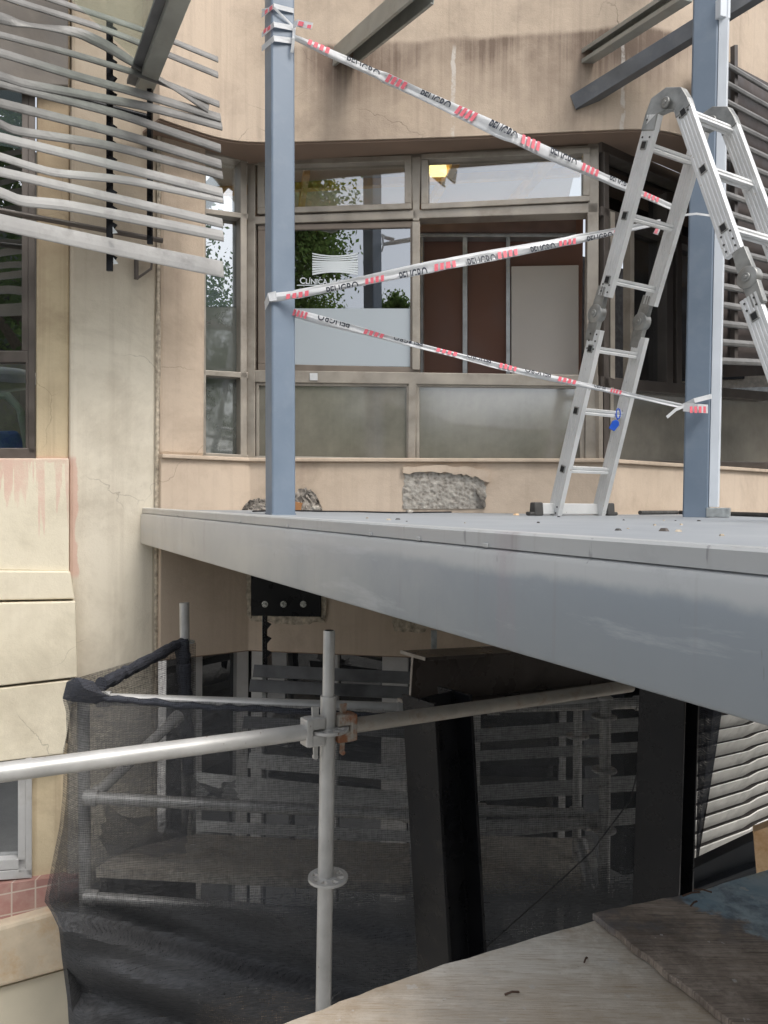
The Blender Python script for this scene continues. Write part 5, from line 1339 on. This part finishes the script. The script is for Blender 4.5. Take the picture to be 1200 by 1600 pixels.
for i in range(6):
    for j in range(5): b = MB(); b.box((7+i*2.8, -23.98, 2+j*3.2), (.9, 0, 0), (0, .03, 0), (0, 0, .8)); obj('window', b, M['dark'], of)
ob = thing('apartment_block', (18, 6, 0), 'pale apartment block across the street mirrored in the right windows', 'building')
b = MB(); b.box((18, 6, 5.5), (3, 0, 0), (0, 11, 0), (0, 0, 5.5)); obj('wall', b, simple('block_wall', (.42, .36, .29), .9), ob)
b = MB(); b.box((18, 6, 11.15), (3.2, 0, 0), (0, 11.2, 0), (0, 0, .15)); obj('roof', b, M['ground'], ob)
for i in range(7):
    for j in range(4):
        b = MB(); b.box((14.98, -3+i*3, 1.5+j*2.7), (.03, 0, 0), (0, .8, 0), (0, 0, .8)); f_ = obj('window', b, M['dark'], ob)
for j in range(3):
    b = MB(); b.box((14.7, 6, 3.0+j*2.7), (.3, 0, 0), (0, 10.5, 0), (0, 0, .12)); obj('balcony_slab', b, simple('balcony_white', (.6, .6, .58), .8), ob)
vs = []; fs = []; nn_ = 160
for i in range(nn_+1):
    x = -90+180*i/nn_; hgt = 14.5+4.5*mnoise.noise(Vector((x*.035, 3, 1)))+1.2*mnoise.noise(Vector((x*.16, 7, 1)))+.9*mnoise.noise(Vector((x*.7, 9, 1)))
    vs += [(x, -58, -.5), (x, -60, hgt*.7), (x, -64, hgt), (x, -80, -.5)]
for i in range(nn_):
    for q in range(3): fs.append([i*4+q, i*4+q+1, i*4+q+5, i*4+q+4])
b = MB().add(vs, fs); obj('hills', b, simple('wooded_hill', (.09, .115, .07), .9, var=.5, scale=.6), kind='structure')
# clinic name board etc. absent; sky and light
w = bpy.data.worlds.new('World'); scene.world = w; w.use_nodes = True; nt = w.node_tree
bg = nt.nodes['Background']; sky = nt.nodes.new('ShaderNodeTexSky'); sky.sky_type = 'NISHITA'; sky.sun_disc = False
SUN_E, SUN_A = 52, 40       # elevation, azimuth offset (behind the viewer, to the right)
sky.sun_elevation = R(SUN_E); sky.sun_rotation = R(180-SUN_A); sky.air_density = 1.0; sky.dust_density = 3.5; sky.ozone_density = 1
hs = nt.nodes.new('ShaderNodeHueSaturation'); hs.inputs['Saturation'].default_value = .30; hs.inputs['Value'].default_value = 1.0
nt.links.new(sky.outputs[0], hs.inputs['Color']); nt.links.new(hs.outputs[0], bg.inputs[0]); bg.inputs[1].default_value = .145
sl = bpy.data.lights.new('sun', 'SUN'); sl.energy = 1.0; sl.angle = R(20); sl.color = (1, .96, .9)
so = bpy.data.objects.new('sun', sl); C.objects.link(so)
az = R(180-SUN_A); dirs = Vector((math.sin(az)*math.cos(R(SUN_E)), math.cos(az)*math.cos(R(SUN_E)), math.sin(R(SUN_E))))
so.rotation_euler = (-dirs).to_track_quat('-Z', 'Y').to_euler(); so.location = (4, -4, 12)
scene.view_settings.view_transform = 'Standard'; scene.view_settings.look = 'None'; scene.view_settings.gamma = 1; scene.view_settings.exposure = 0.84
scene.render.engine = 'CYCLES'; scene.cycles.transparent_max_bounces = 16; scene.cycles.max_bounces = 8
